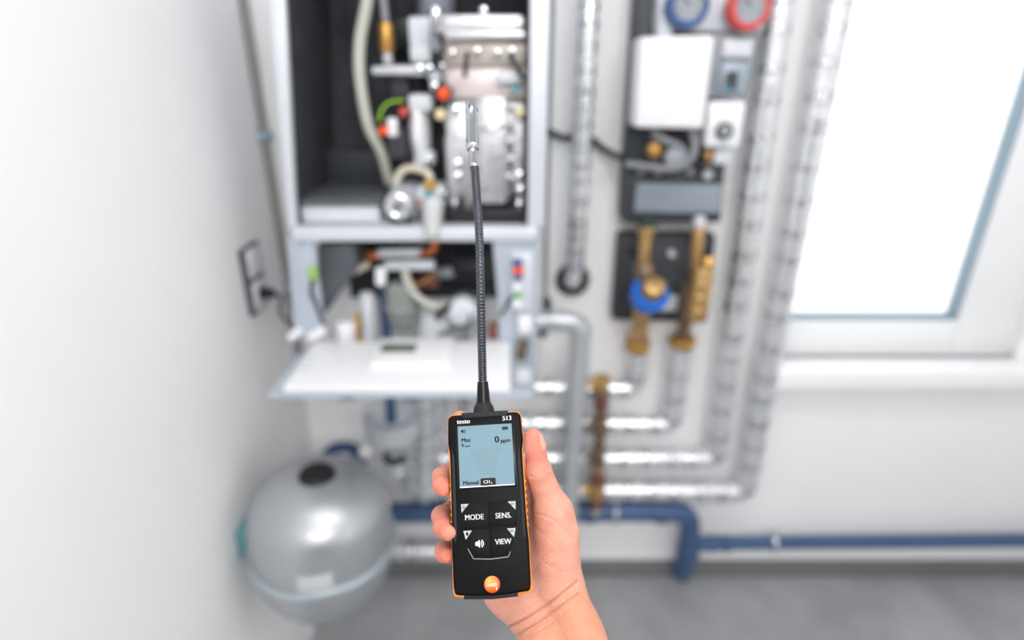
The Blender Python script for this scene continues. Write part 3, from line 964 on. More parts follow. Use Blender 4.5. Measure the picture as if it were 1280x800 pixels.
# ------------------------------------------------------------------ pump station on the right
ps = thing('pump_station', W(850, 280, 1.55), 'black heating pump station with blue and red thermometers and a white cover', 'pump station')
YS = 1.50
pan = MB()
pan.prism([W(800, -40, YS), W(905, -40, YS), W(895, 206, YS), W(783, 206, YS)], (0, 0.09, 0), 0.006)
tag(pan.build('back_shell', M_char, ps), 'charcoal back shell')
lb = MB()
lb.prism([W(783, 203, YS), W(908, 203, YS), W(902, 279, YS), W(778, 279, YS)], (0, 0.09, 0), 0.008)
tag(lb.build('lower_shell', M_char, ps), 'charcoal lower block')
lw = MB()
lw.prism([W(796, 229, YS - 0.013), W(904, 231, YS - 0.013), W(901, 267, YS - 0.013), W(793, 266, YS - 0.013)], (0, 0.02, 0), 0.004)
tag(lw.build('label_plate', mat('slate_blue_plate', (138, 148, 160), 0.5), ps), 'slate grey plate')
for (bx, by) in ((800, 216), (822, 216), (862, 214), (884, 218)):
    p = W(bx, by, YS - 0.003)
    MB().cyl(p + Vector((0, 0.01, 0)), p - Vector((0, 0.008, 0)), (6 if bx == 884 else 4) * mpp(p), 12, 0.002).build('screw', M_lgrey if bx == 884 else M_greypl, ps)
wc = MB()
YC = 1.41
wc.prism([W(801, 46, YC), W(895, 43, YC), W(880, 162, YC), W(793, 160, YC)], (0, 0.09, 0), 0.010, 3)
tag(wc.build('cover', M_whitepl, ps), 'white rectangular cover')
sh = MB()
sh.prism([W(893, 40, 1.46), W(945, 44, 1.46), W(932, 124, 1.46), W(884, 122, 1.46)], (0, 0.12, 0), 0.008)
tag(sh.build('side_block', M_greypl, ps), 'grey pump block')
pbox('block_head', M_lgrey, 904, 48, 942, 72, 1.445, 0.03, 0.006, ps)
pbox('block_body', mat('blue_grey_body', (150, 162, 174), 0.45, 0.2), 900, 76, 938, 118, 1.445, 0.03, 0.010, ps)
pbox('block_window', M_char, 908, 89, 923, 113, 1.438, 0.02, 0.006, ps, 'dark pump window')
pcyl('status_light', M_teal, (911, 109, 1.437), (911, 109, 1.432), 5, parent=ps, sides=10, bev=0.001, label='green status spot')
kb = pbox('dial_box', M_whitepl, 884, 127, 929, 184, 1.43, 0.12, 0.006, ps, 'white box with a dial')
pcyl('dial_ring', M_char, (907, 164, 1.432), (907, 164, 1.415), 21, parent=kb, bev=0.003, label='dark dial ring')
pcyl('dial_face', M_greypl, (907, 164, 1.418), (907, 164, 1.410), 13, parent=kb, label='grey dial face')


def thermo(x, y, m_, lab, Y=1.42):
    o = pcyl('thermometer', m_, (x, y, Y + 0.035), (x, y, Y), 53, parent=ps, bev=0.006, sides=36, label=lab)
    p = W(x, y, Y)
    MB().torus(p, (0, 1, 0), 22 * mpp(p), 4.5 * mpp(p), 36, 10).build('bezel', m_, o)
    MB().cyl(p + Vector((0, 0.002, 0)), p - Vector((0, 0.003, 0)), 18 * mpp(p), 32).build('dial', M_greypl, o)['label'] = 'grey dial'
    tk = MB()
    for i in range(9):
        a_ = math.radians(-30 + i * 30)
        d_ = Vector((math.cos(a_), 0, math.sin(a_)))
        tk.tube([p + d_ * 13 * mpp(p) - Vector((0, 0.0035, 0)), p + d_ * 16 * mpp(p) - Vector((0, 0.0035, 0))], 0.0014, 6)
    tk.tube([p - Vector((0, 0.0045, 0)), p + Vector((-8 * mpp(p), -0.0045, 10 * mpp(p)))], 0.0016, 6)
    tk.build('scale_marks', M_char, o)
    return o


pbox('thermometer_bridge', M_lgrey, 822, -20, 960, 40, 1.465, 0.05, 0.01, ps, 'pale bridge behind the thermometers')
pbox('thermometer_stem', M_lgrey, 823, 20, 842, 48, 1.45, 0.05, 0.006, ps)
thermo(861, 6, M_navy, 'blue ringed thermometer')
thermo(938, 9, M_red, 'red ringed thermometer')
for (x_, y0, y1) in ((819, 172, 204), (886, 184, 206)):
    f_ = pcyl('brass_union', M_gold, (x_, y0 + 8, 1.455), (x_ - 1, y1 - 10, 1.455), 21 if x_ == 819 else 17, parent=ps, sides=6, bev=0.003, label='brass union nut')
    pcyl('union_stub', M_bronze, (x_, y0, 1.457), (x_ - 1, y1 + 4, 1.457), 12, parent=ps)
pcyl('round_plug', M_greypl, (845, 197, 1.45), (845, 197, 1.425), 25, parent=ps, label='grey round plug')
pbox('side_tab', M_lgrey, 893, 186, 915, 206, 1.45, 0.04, 0.006, ps)

# valve board below
vs_ = thing('valve_board', W(832, 403, 1.55), 'dark backing board carrying two brass shut-off valves', 'valve board')
vb_ = MB()
vb_.prism([W(774, 293, 1.535), W(896, 294, 1.535), W(885, 404, 1.535), W(766, 401, 1.535)], (0, 0.055, 0), 0.008)
tag(vb_.build('board', mat('anthracite_board', (52, 55, 60), 0.6), vs_), 'anthracite board')
fb = MB()
fb.prism([W(786, 302, 1.525), W(884, 303, 1.525), W(874, 394, 1.525), W(778, 392, 1.525)], (0, 0.02, 0), 0.006)
tag(fb.build('board_panel', mat('anthracite_panel', (62, 65, 71), 0.6), vs_), 'raised anthracite panel')
pcyl('centre_screw', M_lgrey, (840, 318, 1.527), (840, 318, 1.510), 9, parent=vs_)
for x_ in (792, 884):
    pcyl('board_plug', M_black, (x_, 315, 1.527), (x_, 315, 1.518), 11, parent=vs_)
pbox('tag_plate', M_lgrey, 826, 370, 847, 389, 1.517, 0.012, 0.002, vs_, 'pale tag')
YV = 1.455
# left valve: flange, stem, body with blue handle
lv = thing('shut_off_valve', W(798, 438, YV), 'brass shut-off valve with a blue handle, left on the dark board', 'valve', 'brass valves on the dark board')
tag(pcyl('coupling', M_brass, (809, 281, YV), (807, 296, YV), 20, parent=lv, bev=0.004), 'brass coupling')
pcyl('seal_ring', mat('dark_green', (40, 62, 50), 0.5), (809, 273, YV), (809, 282, YV), 25, parent=lv, label='dark green seal')
pcyl('stem', M_brass, (807, 294, YV), (804, 334, YV), 15, parent=lv, bev=0.003)
p = W(806, 340, YV)
MB().sphere(p, 14 * mpp(p), 18, 10, (1, 1, 1.15)).build('valve_body', M_bronze, lv)
a_, b_ = W(810, 350, YV - 0.01), W(818, 350, YV - 0.065)
hd = MB()
hc = W(812, 368, YV - 0.03)
u_ = mpp(hc)
axv = Vector((0.10, -0.62, 0.78)).normalized()
hd.lathe([(-0.034, 15 * u_), (-0.030, 21 * u_), (0.010, 24 * u_), (0.016, 22 * u_), (0.016, 16 * u_), (-0.026, 14 * u_)], hc, axv, 32, close=False)
tag(hd.build('handle', M_blue, lv), 'blue ring handle')
MB().cyl(hc - axv * 0.02, hc + axv * 0.050, 15.5 * u_, 28, 0.008, 14 * u_).build('spindle_cap', M_brass, lv)
pcyl('tail_piece', M_brass, (803, 384, YV), (799, 412, YV + 0.035), 24, parent=lv, w2=17, bev=0.004)
pcyl('tail_nut', M_brass, (800, 408, YV + 0.032), (798, 424, YV + 0.07), 23, parent=lv, sides=8, bev=0.004)
pcyl('flange', M_gold, (798, 424, YP), (796, 437, YP), 31, parent=lv, bev=0.004)
rv = thing('shut_off_valve', W(852, 432, YV), 'plain brass shut-off valve with a side cylinder, right on the dark board', 'valve', 'brass valves on the dark board')
pcyl('white_cap', M_lgrey, (875, 270, YV), (874, 284, YV), 15, parent=rv, bev=0.005, label='pale cap')
pcyl('stem', M_brass, (874, 283, YV), (869, 330, YV), 15, parent=rv, bev=0.003)
p = W(869, 335, YV)
MB().sphere(p, 12 * mpp(p), 16, 10).build('valve_body', M_bronze, rv)
pcyl('side_cylinder', M_brass, (880, 332, YV - 0.03), (869, 400, YV - 0.03), 27, parent=rv, bev=0.005, label='brass side cylinder')
for f_ in (0.25, 0.5, 0.75):
    a_ = W(880, 332, YV - 0.03).lerp(W(869, 400, YV - 0.03), f_)
    ax = (W(869, 400, YV - 0.03) - W(880, 332, YV - 0.03)).normalized()
    MB().torus(a_, ax, 13 * mpp(a_), 0.004, 24, 8).build('cylinder_ring', M_brass, rv)
p = W(884, 328, YV - 0.04)
MB().cyl(p, p - Vector((0, 0.02, -0.01)), 6.5 * mpp(p), 14, 0.003).build('side_screw', M_gold, rv)
pcyl('tail_piece', M_bronze, (862, 352, YV), (853, 425, YV + 0.07), 18, parent=rv, bev=0.004)
pcyl('flange', M_gold, (853, 421, YP), (852, 431, YP), 34, parent=rv, bev=0.004)

# ------------------------------------------------------------------ handheld meter
tp, bp_ = CP(605, 516, 0.472), CP(616, 747.5, 0.444)
yax = (tp - bp_)
Lm = yax.length
yax.normalize()
xa = (RT * 1.0 + UP * 0.050)
xa = (xa - yax * xa.dot(yax)).normalized()
za = xa.cross(yax)
MM = Matrix((xa, yax, za)).transposed().to_4x4()
MM.translation = (tp + bp_) / 2
meter = bpy.data.objects.new('gas_detector', None)
meter.empty_display_size = 0.03
C.objects.link(meter)
meter.matrix_world = MM
tag(meter, 'black and orange handheld gas meter with a flexible probe, held in the hand', 'gas meter')
hl = Lm / 2
TK = 0.028


def outline(pts, ins=0.0):
    return [(x - ins * (1 if x > 0 else -1), y - ins * (1 if y > 0 else -1)) for (x, y) in pts]


def rounded(pts, rads, n=5):
    out = []
    k = len(pts)
    for i in range(k):
        p0, p1, p2 = Vector(pts[i - 1]), Vector(pts[i]), Vector(pts[(i + 1) % k])
        a_, b_ = (p0 - p1).normalized(), (p2 - p1).normalized()
        r = rads[i] if isinstance(rads, (list, tuple)) else rads
        c_ = min(r, (p0 - p1).length * 0.45, (p2 - p1).length * 0.45)
        for j in range(n + 1):
            t = j / n
            q = (p1 + a_ * c_) * (1 - t) ** 2 + p1 * 2 * t * (1 - t) + (p1 + b_ * c_) * t * t
            out.append((q.x, q.y))
    return out


def slab(name, pts, z0, z1, m, parent, bev=0.0, label=None, seg=2):
    b = bmesh.new()
    lo = [b.verts.new((p[0], p[1], z0)) for p in pts]
    hi = [b.verts.new((p[0], p[1], z1)) for p in pts]
    n = len(pts)
    b.faces.new(lo[::-1])
    top = b.faces.new(hi)
    for i in range(n):
        b.faces.new((lo[i], lo[(i + 1) % n], hi[(i + 1) % n], hi[i]))
    bmesh.ops.recalc_face_normals(b, faces=b.faces)
    if bev:
        bmesh.ops.bevel(b, geom=list(top.edges), offset=bev, segments=seg, profile=0.5, affect='EDGES')
    o = MB().bm(b).build(name, m, parent, local=True, smooth=40)
    if label:
        o['label'] = label
    return o


mm = 0.001
HW = 0.0300
full = [(-29.6 * mm, hl), (29.6 * mm, hl), (30.3 * mm, hl - 24 * mm), (29.6 * mm, hl - 32 * mm), (29.4 * mm, -0.012), (30.2 * mm, -0.032), (30.2 * mm, -hl + 0.001),
        (0, -hl - 0.0015), (-30.2 * mm, -hl + 0.001), (-30.2 * mm, -0.032), (-29.4 * mm, -0.012), (-29.6 * mm, hl - 32 * mm), (-30.3 * mm, hl - 24 * mm)]
rad_full = [0.005, 0.005, 0.004, 0.004, 0.006, 0.006, 0.004, 0.02, 0.004, 0.006, 0.006, 0.004, 0.004]
back_o = rounded([(x * 0.985, y * 0.994) for x, y in full], rad_full)
slab('back_case', back_o, -TK, -0.012, M_mgrip, meter, 0, 'black rear case')
slab('orange_edge', rounded(full, rad_full), -0.0125, -0.0040, M_morange, meter, 0.0012, 'orange edge strip')
front_pts = [(-29.0 * mm, hl - 0.7 * mm), (29.0 * mm, hl - 0.7 * mm), (29.8 * mm, hl - 23.5 * mm), (28.4 * mm, hl - 30 * mm), (28.8 * mm, -0.012), (29.7 * mm, -0.032), (29.3 * mm, -hl + 0.0085),
             (28.4 * mm, -hl + 0.0030), (0, -hl + 0.0004), (-28.4 * mm, -hl + 0.0030), (-29.3 * mm, -hl + 0.0085), (-29.7 * mm, -0.032), (-28.8 * mm, -0.012), (-28.4 * mm, hl - 30 * mm), (-29.8 * mm, hl - 23.5 * mm)]
slab('front_case', rounded(front_pts, [0.005, 0.005, 0.004, 0.004, 0.006, 0.006, 0.003, 0.003, 0.02, 0.003, 0.003, 0.006, 0.006, 0.004, 0.004]), -0.0045, 0.0, M_mblack, meter, 0.0022, 'black front case', 3)
# side panels (rubber strips along the face edge) and grip ridges
for s in (-1, 1):
    pp = [(s * 27.2 * mm, hl - 26 * mm), (s * 24.8 * mm, hl - 32 * mm), (s * 24.8 * mm, -0.022), (s * 26.8 * mm, -0.030), (s * 27.6 * mm, -0.026), (s * 26.9 * mm, hl - 32 * mm)]
    slab('side_strip', pp if s > 0 else pp[::-1], -0.0005, 0.0005, M_mgrip, meter, 0.0004, 'dark rubber side strip')
    rg = MB()
    for i in range(7):
        y_ = 0.014 - i * 0.0055
        rg.box((s * 29.2 * mm - 0.0009, y_ - 0.0011, -0.011), (s * 29.2 * mm + 0.0010, y_ + 0.0011, -0.0045), 0.0005)
    tag(rg.build('grip_ridges', M_morange, meter, local=True), 'orange grip ridges')
slab('bottom_insert', [(-22 * mm, -hl + 0.002), (-22 * mm, -hl - 0.0007), (0, -hl - 0.0018), (19 * mm, -hl - 0.0009), (19 * mm, -hl + 0.002)], -0.013, -0.0035, M_mgrip, meter, 0.0005, 'black bottom insert')
# top connector plate
slab('connector_plate', [(-18 * mm, hl + 0.0008), (-17 * mm, hl - 3.6 * mm), (16 * mm, hl - 3.4 * mm), (18.5 * mm, hl - 2.0 * mm), (19 * mm, hl + 0.0008)][::-1], -0.014, 0.0012, M_mgrip, meter, 0.0006, 'grey black connector plate')
# screen
SCY = 0.0402 + (hl - 0.073)
sw, sh_ = 0.0214, 0.0232
slab('screen_bezel', rounded([(-sw - 0.0018, SCY - sh_ - 0.0018), (sw + 0.0018, SCY - sh_ - 0.0018), (sw + 0.0018, SCY + sh_ + 0.0018), (-sw - 0.0018, SCY + sh_ + 0.0018)], 0.001), -0.001, 0.0003, M_blackgl, meter, 0.0002, 'black screen surround')
scr = slab('screen', [(-sw, SCY - sh_), (sw, SCY - sh_), (sw, SCY + sh_), (-sw, SCY + sh_)], -0.0005, 0.0005, M_mscreen, meter, 0, 'pale blue screen')
slab('screen_edge', [(-sw, SCY - sh_ - 0.0007), (sw, SCY - sh_ - 0.0007), (sw, SCY - sh_), (-sw, SCY - sh_)], -0.0005, 0.0006, M_print, scr, 0)
zs = 0.0006
lettering(scr, 'Max', -0.0190, SCY + 0.0122, zs, 0.0044, M_ink, 0.03, 'LEFT')
lettering(scr, '0', -0.0188, SCY + 0.0082, zs, 0.0034, M_ink, 0.03, 'LEFT')
lettering(scr, 'ppm', -0.0160, SCY + 0.0078, zs, 0.0023, M_ink, 0.02, 'LEFT')
lettering(scr, '0', 0.0092, SCY + 0.0112, zs, 0.0070, M_ink, 0.03, 'CENTER')
lettering(scr, 'ppm', 0.0120, SCY + 0.0102, zs, 0.0044, M_ink, 0.028, 'LEFT')
lettering(scr, 'Manual', -0.0190, SCY - 0.0205, zs, 0.0044, M_ink, 0.028, 'LEFT')
slab('soft_key', rounded([(-0.0052, SCY - sh_ + 0.0001), (0.0066, SCY - sh_ + 0.0001), (0.0066, SCY - 0.0176), (-0.0052, SCY - 0.0176)], [0.0001, 0.0001, 0.0012, 0.0012]), 0.0004, 0.0007, M_ink, scr, 0)
lettering(scr, 'CH', -0.0004, SCY - 0.0205, 0.0008, 0.0036, M_print, 0.02, 'CENTER')
lettering(scr, '4', 0.0033, SCY - 0.0216, 0.0008, 0.0022, M_print, 0.02, 'CENTER')
ic = MB()


def flat(mb, pts, z):
    mb.prism([(p[0], p[1], z) for p in pts], (0, 0, 0.00015))


def arc(mb, cx, cy, r, w, a0, a1, z, n=8):
    P_, Q_ = [], []
    for i in range(n + 1):
        a = math.radians(a0 + (a1 - a0) * i / n)
        P_.append((cx + (r + w) * math.cos(a), cy + (r + w) * math.sin(a)))
        Q_.append((cx + r * math.cos(a), cy + r * math.sin(a)))
    for i in range(n):
        flat(mb, [Q_[i], P_[i], P_[i + 1], Q_[i + 1]], z)


def speaker(mb, cx, cy, s, z):
    flat(mb, [(cx - 0.5 * s, cy - 0.22 * s), (cx - 0.25 * s, cy - 0.22 * s), (cx - 0.25 * s, cy + 0.22 * s), (cx - 0.5 * s, cy + 0.22 * s)], z)
    flat(mb, [(cx - 0.25 * s, cy - 0.22 * s), (cx + 0.05 * s, cy - 0.5 * s), (cx + 0.05 * s, cy + 0.5 * s), (cx - 0.25 * s, cy + 0.22 * s)], z)
    arc(mb, cx + 0.05 * s, cy, 0.18 * s, 0.10 * s, -60, 60, z)
    arc(mb, cx + 0.05 * s, cy, 0.42 * s, 0.11 * s, -62, 62, z)


speaker(ic, -0.0172, SCY + 0.0192, 0.0034, 0.00055)
tag(ic.build('sound_icon', M_ink, scr, local=True), 'speaker symbol')
bt = MB()
for (x0, y0, x1, y1) in ((0.0138, 0.0186, 0.0180, 0.0190), (0.0138, 0.0206, 0.0180, 0.0210), (0.0136, 0.0186, 0.0140, 0.0210), (0.0178, 0.0186, 0.0182, 0.0210), (0.0182, 0.0193, 0.0187, 0.0203),
                         (0.0143, 0.0191, 0.0153, 0.0205), (0.0155, 0.0191, 0.0165, 0.0205), (0.0167, 0.0191, 0.0176, 0.0205)):
    flat(bt, [(x0, SCY + y0), (x1, SCY + y0), (x1, SCY + y1), (x0, SCY + y1)], 0.00055)
tag(bt.build('battery_icon', M_ink, scr, local=True), 'battery symbol')
fbs = MB()
for i in range(11):
    y_ = SCY + 0.0035 - i * 0.0018
    w_ = 0.0128 - i * 0.0007
    flat(fbs, [(-w_, y_), (w_, y_), (w_, y_ + 0.0006), (-w_, y_ + 0.0006)], 0.00045)
tag(fbs.build('bar_scale', M_bars, scr, local=True), 'faint bar scale')
lettering(meter, 'testo', -0.0218, SCY + sh_ + 0.0036, 0.0004, 0.0050, M_print, 0.03, 'LEFT')
lettering(meter, '513', 0.0218, SCY + sh_ + 0.0042, 0.0004, 0.0050, M_print, 0.03, 'RIGHT')
# buttons
BY1, BY2 = -0.0048 + (hl - 0.073), -0.0240 + (hl - 0.073)
bw = 0.0206
for s in (-1, 1):
    # upper row
    pts = [(s * 0.0003, BY1 - 0.0092), (s * (bw + 0.0003), BY1 - 0.0092), (s * (bw + 0.0009), BY1 + 0.0092), (s * 0.0003, BY1 + 0.0096)]
    b1 = slab('button', pts if s > 0 else pts[::-1], -0.0008, 0.0009, M_btn, meter, 0.0005, 'mode button' if s < 0 else 'sensor button')
    t_ = [(s * (bw + 0.0005), BY1 + 0.0090), (s * (bw - 0.0056), BY1 + 0.0090), (s * (bw + 0.0002), BY1 + 0.0026)]
    slab('button_corner', t_[::-1] if s < 0 else t_, 0.0006, 0.00105, M_btntri, b1, 0)
    lettering(b1, 'MODE' if s < 0 else 'SENS.', s * 0.0112, BY1 - 0.0012, 0.0010, 0.0056, M_print, 0.022, sx=0.92)
    # lower row, outer lower corner cut away
    pts = [(s * 0.0003, BY2 - 0.0120), (s * 0.0128, BY2 - 0.0112), (s * 0.0165, BY2 - 0.0048), (s * (bw - 0.0004), BY2 + 0.0090), (s * 0.0003, BY2 + 0.0090)]
    b2 = slab('button', pts if s > 0 else pts[::-1], -0.0008, 0.0009, M_btn, meter, 0.0005, 'sound button' if s < 0 else 'view button')
    t_ = [(s * (bw - 0.0006), BY2 + 0.0085), (s * (bw - 0.0072), BY2 + 0.0085), (s * (bw - 0.0022), BY2 + 0.0020)]
    slab('button_corner', t_[::-1] if s < 0 else t_, 0.0006, 0.00105, M_btntri, b2, 0)
    if s > 0:
        lettering(b2, 'VIEW', 0.0100, BY2 - 0.0010, 0.0010, 0.0056, M_print, 0.022, sx=0.92)
    else:
        ik = MB()
        speaker(ik, -0.0082, BY2 - 0.0014, 0.0060, 0.00092)
        tag(ik.build('sound_icon', M_print, b2, local=True), 'speaker symbol')
    # tiny symbols in the corners
    sy = MB()
    if s < 0:
        arc(sy, -(bw - 0.0017), BY1 + 0.0066, 0.0009, 0.0003, 130, 410, 0.00105, 12)
        flat(sy, [(-(bw - 0.0019), BY1 + 0.0066), (-(bw - 0.0015), BY1 + 0.0066), (-(bw - 0.0015), BY1 + 0.0080), (-(bw - 0.0019), BY1 + 0.0080)], 0.00105)
        sy.build('power_icon', M_ink, b1, local=True)
        s2 = MB()
        arc(s2, -(bw - 0.0034), BY2 + 0.0060, 0.0, 0.0011, 0, 360, 0.00105, 12)
        flat(s2, [(-(bw - 0.0026), BY2 + 0.0067), (-(bw - 0.0034), BY2 + 0.0082), (-(bw - 0.0042), BY2 + 0.0067)], 0.00105)
        s2.build('drop_icon', M_ink, b2, local=True)
    else:
        for (yy, bb_) in ((BY1 + 0.0070, b1), (BY2 + 0.0066, b2)):
            s2 = MB()
            cx_ = bw - (0.0022 if bb_ is b1 else 0.0036)
            arc(s2, cx_, yy, 0.0006, 0.0003, 0, 360, 0.00105, 12)
            flat(s2, [(cx_ - 0.0017, yy - 0.0002), (cx_ - 0.0010, yy - 0.0002), (cx_ - 0.0010, yy + 0.0002), (cx_ - 0.0017, yy + 0.0002)], 0.00105)
            flat(s2, [(cx_ + 0.0010, yy - 0.0002), (cx_ + 0.0017, yy - 0.0002), (cx_ + 0.0017, yy + 0.0002), (cx_ + 0.0010, yy + 0.0002)], 0.00105)
            s2.build('corner_icon', M_ink, bb_, local=True)
# thin bright line under the key pad
kl = MB()
pp = [(-0.0172, BY2 - 0.0045), (-0.0133, BY2 - 0.0121), (0, BY2 - 0.0131), (0.0133, BY2 - 0.0121), (0.0150, BY2 - 0.0085)]
kl.tube([(x, y, 0.0001) for x, y in pp], 0.00025, 6)
tag(kl.build('keypad_line', M_btntri, meter, local=True), 'thin pale line below the keys')
# emblem: orange ball with lettering and a small raised mark
em = MB()
ey = -0.0550 + (hl - 0.073)
em.lathe([(-0.0005, 0.0060), (0.0004, 0.0060), (0.0011, 0.0052), (0.0015, 0.0034), (0.0017, 0.0)], (0, ey, 0), (0, 0, 1), 36)
lm = bpy.data.materials.new('emblem_orange')
lm.use_nodes = True
nt = lm.node_tree
b_ = nt.nodes['Principled BSDF']
b_.inputs['Roughness'].default_value = 0.35
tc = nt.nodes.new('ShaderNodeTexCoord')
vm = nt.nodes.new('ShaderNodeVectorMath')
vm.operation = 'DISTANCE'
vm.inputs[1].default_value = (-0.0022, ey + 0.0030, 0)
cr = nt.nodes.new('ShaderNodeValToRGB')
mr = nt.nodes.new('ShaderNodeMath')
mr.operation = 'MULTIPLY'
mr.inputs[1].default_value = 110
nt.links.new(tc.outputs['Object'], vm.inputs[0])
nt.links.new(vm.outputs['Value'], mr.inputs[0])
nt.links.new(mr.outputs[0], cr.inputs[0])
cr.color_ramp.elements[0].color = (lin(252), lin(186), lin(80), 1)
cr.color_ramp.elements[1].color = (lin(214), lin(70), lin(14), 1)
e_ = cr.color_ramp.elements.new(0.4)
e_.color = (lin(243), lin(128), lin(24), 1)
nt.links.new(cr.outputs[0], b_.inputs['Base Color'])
emb = tag(em.build('emblem', lm, meter, local=True), 'round orange emblem')
lettering(emb, 'testo', -0.0002, ey + 0.0001, 0.0016, 0.0042, M_print, 0.02, sx=0.95)
ek = MB()
flat(ek, [(0.0029, ey - 0.0040), (0.0034, ey - 0.0040), (0.0034, ey - 0.0022), (0.0039, ey - 0.0022), (0.0032, ey - 0.0013), (0.0025, ey - 0.0022), (0.0029, ey - 0.0022)], 0.0013)
ek.build('emblem_mark', M_print, emb, local=True)

# probe: nut, sleeve, ribbed flexible neck, ferrule and tip
MI = MM.inverted()
g = lambda px, py, d: MI @ CP(px, py, d)
zq = 0.479
nb = MB()
a_, b_ = g(605, 518, zq), g(604.3, 502, zq)
Ln = (b_ - a_).length
nb.lathe([(0, 0.0088), (Ln * 0.35, 0.0084), (Ln * 0.6, 0.0078), (Ln * 0.85, 0.0062), (Ln, 0.0056)], a_, b_ - a_, 28)
tag(nb.build('probe_nut', M_mgrip, meter, local=True), 'black domed probe nut')
slv = MB()
slv.tube([g(604.3, 504, zq), g(603.9, 490, zq), g(603.3, 477, zq)], [0.0056, 0.0050, 0.0043], 24)
tag(slv.build('probe_sleeve', M_blackgl, meter, local=True), 'black tapered sleeve')
gpath = smoothpath([g(603.3, 479, zq), g(602.2, 430, 0.483), g(601.0, 370, 0.49), g(599.3, 300, 0.503), g(596.2, 248, 0.516), g(593.3, 208, 0.527)], 760)
nn = len(gpath)
tot = sum((gpath[i] - gpath[i - 1]).length for i in range(1, nn))
ribs = tot / 0.0026
prof_r = []
for i in range(nn):
    ph = (i / (nn - 1) * ribs) % 1.0
    base_r = 0.0038
    prof_r.append(base_r * (1.0 - 0.20 * abs(math.cos(PI * ph)) ** 2.2))
tag(MB().tube(gpath, prof_r, 20).build('flexible_neck', M_dkchrome, meter, local=True, smooth=70), 'black ribbed flexible neck')
tpp = MB()
a_, b_ = g(593.3, 210, 0.527), g(591.2, 186, 0.534)
c_ = g(588.8, 128, 0.552)
tpp.tube([a_, a_.lerp(b_, 0.25), a_.lerp(b_, 0.3), b_], [0.0045, 0.0045, 0.0039, 0.0039], 24)
tag(tpp.build('probe_ferrule', mat('probe_steel', (190, 194, 199), 0.12, 1.0, var=0.03), meter, local=True), 'steel ferrule')
hd_ = MB()
Lh = (c_ - b_).length
hd_.lathe([(-0.001, 0.0052), (0.0008, 0.0061), (0.003, 0.0061), (0.0036, 0.0057), (Lh * 0.8, 0.0057), (Lh * 0.92, 0.0056), (Lh * 0.98, 0.0049), (Lh, 0.0036)], b_, c_ - b_, 28)
hdo = tag(hd_.build('probe_tip', MATS['probe_steel'], meter, local=True), 'steel probe tip')
# sensor slots around the tip
ax = (c_ - b_).normalized()
for k_ in range(4):
    u0 = ax.orthogonal().normalized()
    d_ = Matrix.Rotation(k_ * PI / 2 + 0.6, 3, ax) @ u0
    q = b_ + ax * (Lh * 0.78) + d_ * 0.0052
    MB().tube([q, q + ax * 0.004], 0.0011, 8).build('sensor_slot', M_black, hdo, local=True)

# ------------------------------------------------------------------ hand (signed distance field -> one surface)
def cc(px, py, d):
    return np.array(((px - 640) / F * d, (400 - py) / F * d, d))


VOX = 0.0008
lo = np.array((-0.075, -0.335, 0.335))
lo[1] = cc(0, 940, 0.46)[1]
hi = np.array((0.150, cc(0, 500, 0.5)[1], 0.540))
lo = np.array((cc(528, 0, 0.48)[0], lo[1], 0.395))
hi = np.array((cc(850, 0, 0.44)[0], hi[1], 0.545))
nx, ny, nz = [int(v) for v in np.ceil((hi - lo) / VOX)]
gx = (lo[0] + VOX * np.arange(nx)).astype(np.float32)
gy = (lo[1] + VOX * np.arange(ny)).astype(np.float32)
gz = (lo[2] + VOX * np.arange(nz)).astype(np.float32)
BIG = np.float32(1.0)


def cone_sdf(X, Y, Z, a, b, ra, rb):
    ba = (b - a).astype(np.float32)
    L2 = float(ba @ ba) + 1e-12
    px, py, pz = X - np.float32(a[0]), Y - np.float32(a[1]), Z - np.float32(a[2])
    h = np.clip((px * ba[0] + py * ba[1] + pz * ba[2]) / L2, 0, 1)
    dx, dy, dz = px - h * ba[0], py - h * ba[1], pz - h * ba[2]
    return np.sqrt(dx * dx + dy * dy + dz * dz) - (ra + (rb - ra) * h)


def smin(a, b, k):
    h = np.clip(0.5 + 0.5 * (b - a) / k, 0, 1)
    return b + (a - b) * h - k * h * (1 - h)


def field(prims, k):
    fld = np.full((nx, ny, nz), BIG, np.float32)
    for (a, b, ra, rb) in prims:
        m_ = max(ra, rb) + 0.022
        mn = np.minimum(a, b) - m_
        mxx = np.maximum(a, b) + m_
        i0 = np.clip(((mn - lo) / VOX).astype(int), 0, (nx, ny, nz))
        i1 = np.clip(((mxx - lo) / VOX).astype(int) + 1, 0, (nx, ny, nz))
        if (i1 <= i0).any():
            continue
        sl_ = tuple(slice(i0[q], i1[q]) for q in range(3))
        d = cone_sdf(gx[sl_[0]][:, None, None], gy[sl_[1]][None, :, None], gz[sl_[2]][None, None, :], a, b, ra, rb)
        fld[sl_] = smin(fld[sl_], d, k)
    return fld


def chain(pts):
    return [(cc(*pts[i][:3]), cc(*pts[i + 1][:3]), pts[i][3], pts[i + 1][3]) for i in range(len(pts) - 1)]


palm = []
palm += chain([(690, 640, .484, .0150), (694, 668, .486, .0175), (693, 700, .488, .0190), (694, 728, .488, .0195)])      # thenar
palm += chain([(696, 640, .494, .0120), (676, 600, .505, .0120)])                                                      # first web
palm += chain([(668, 690, .500, .0180), (650, 735, .496, .0200)])                                                       # mid heel
palm += chain([(612, 690, .511, .0150), (634, 738, .503, .0185), (662, 766, .490, .0190)])                              # hypothenar
palm += chain([(626, 580, .516, .0110), (650, 690, .506, .0150)])
palm += chain([(612, 620, .517, .0110), (640, 700, .507, .0150)])
palm += chain([(606, 655, .516, .0110), (630, 715, .507, .0150)])
palm += chain([(640, 575, .515, .0110), (672, 660, .502, .0150)])
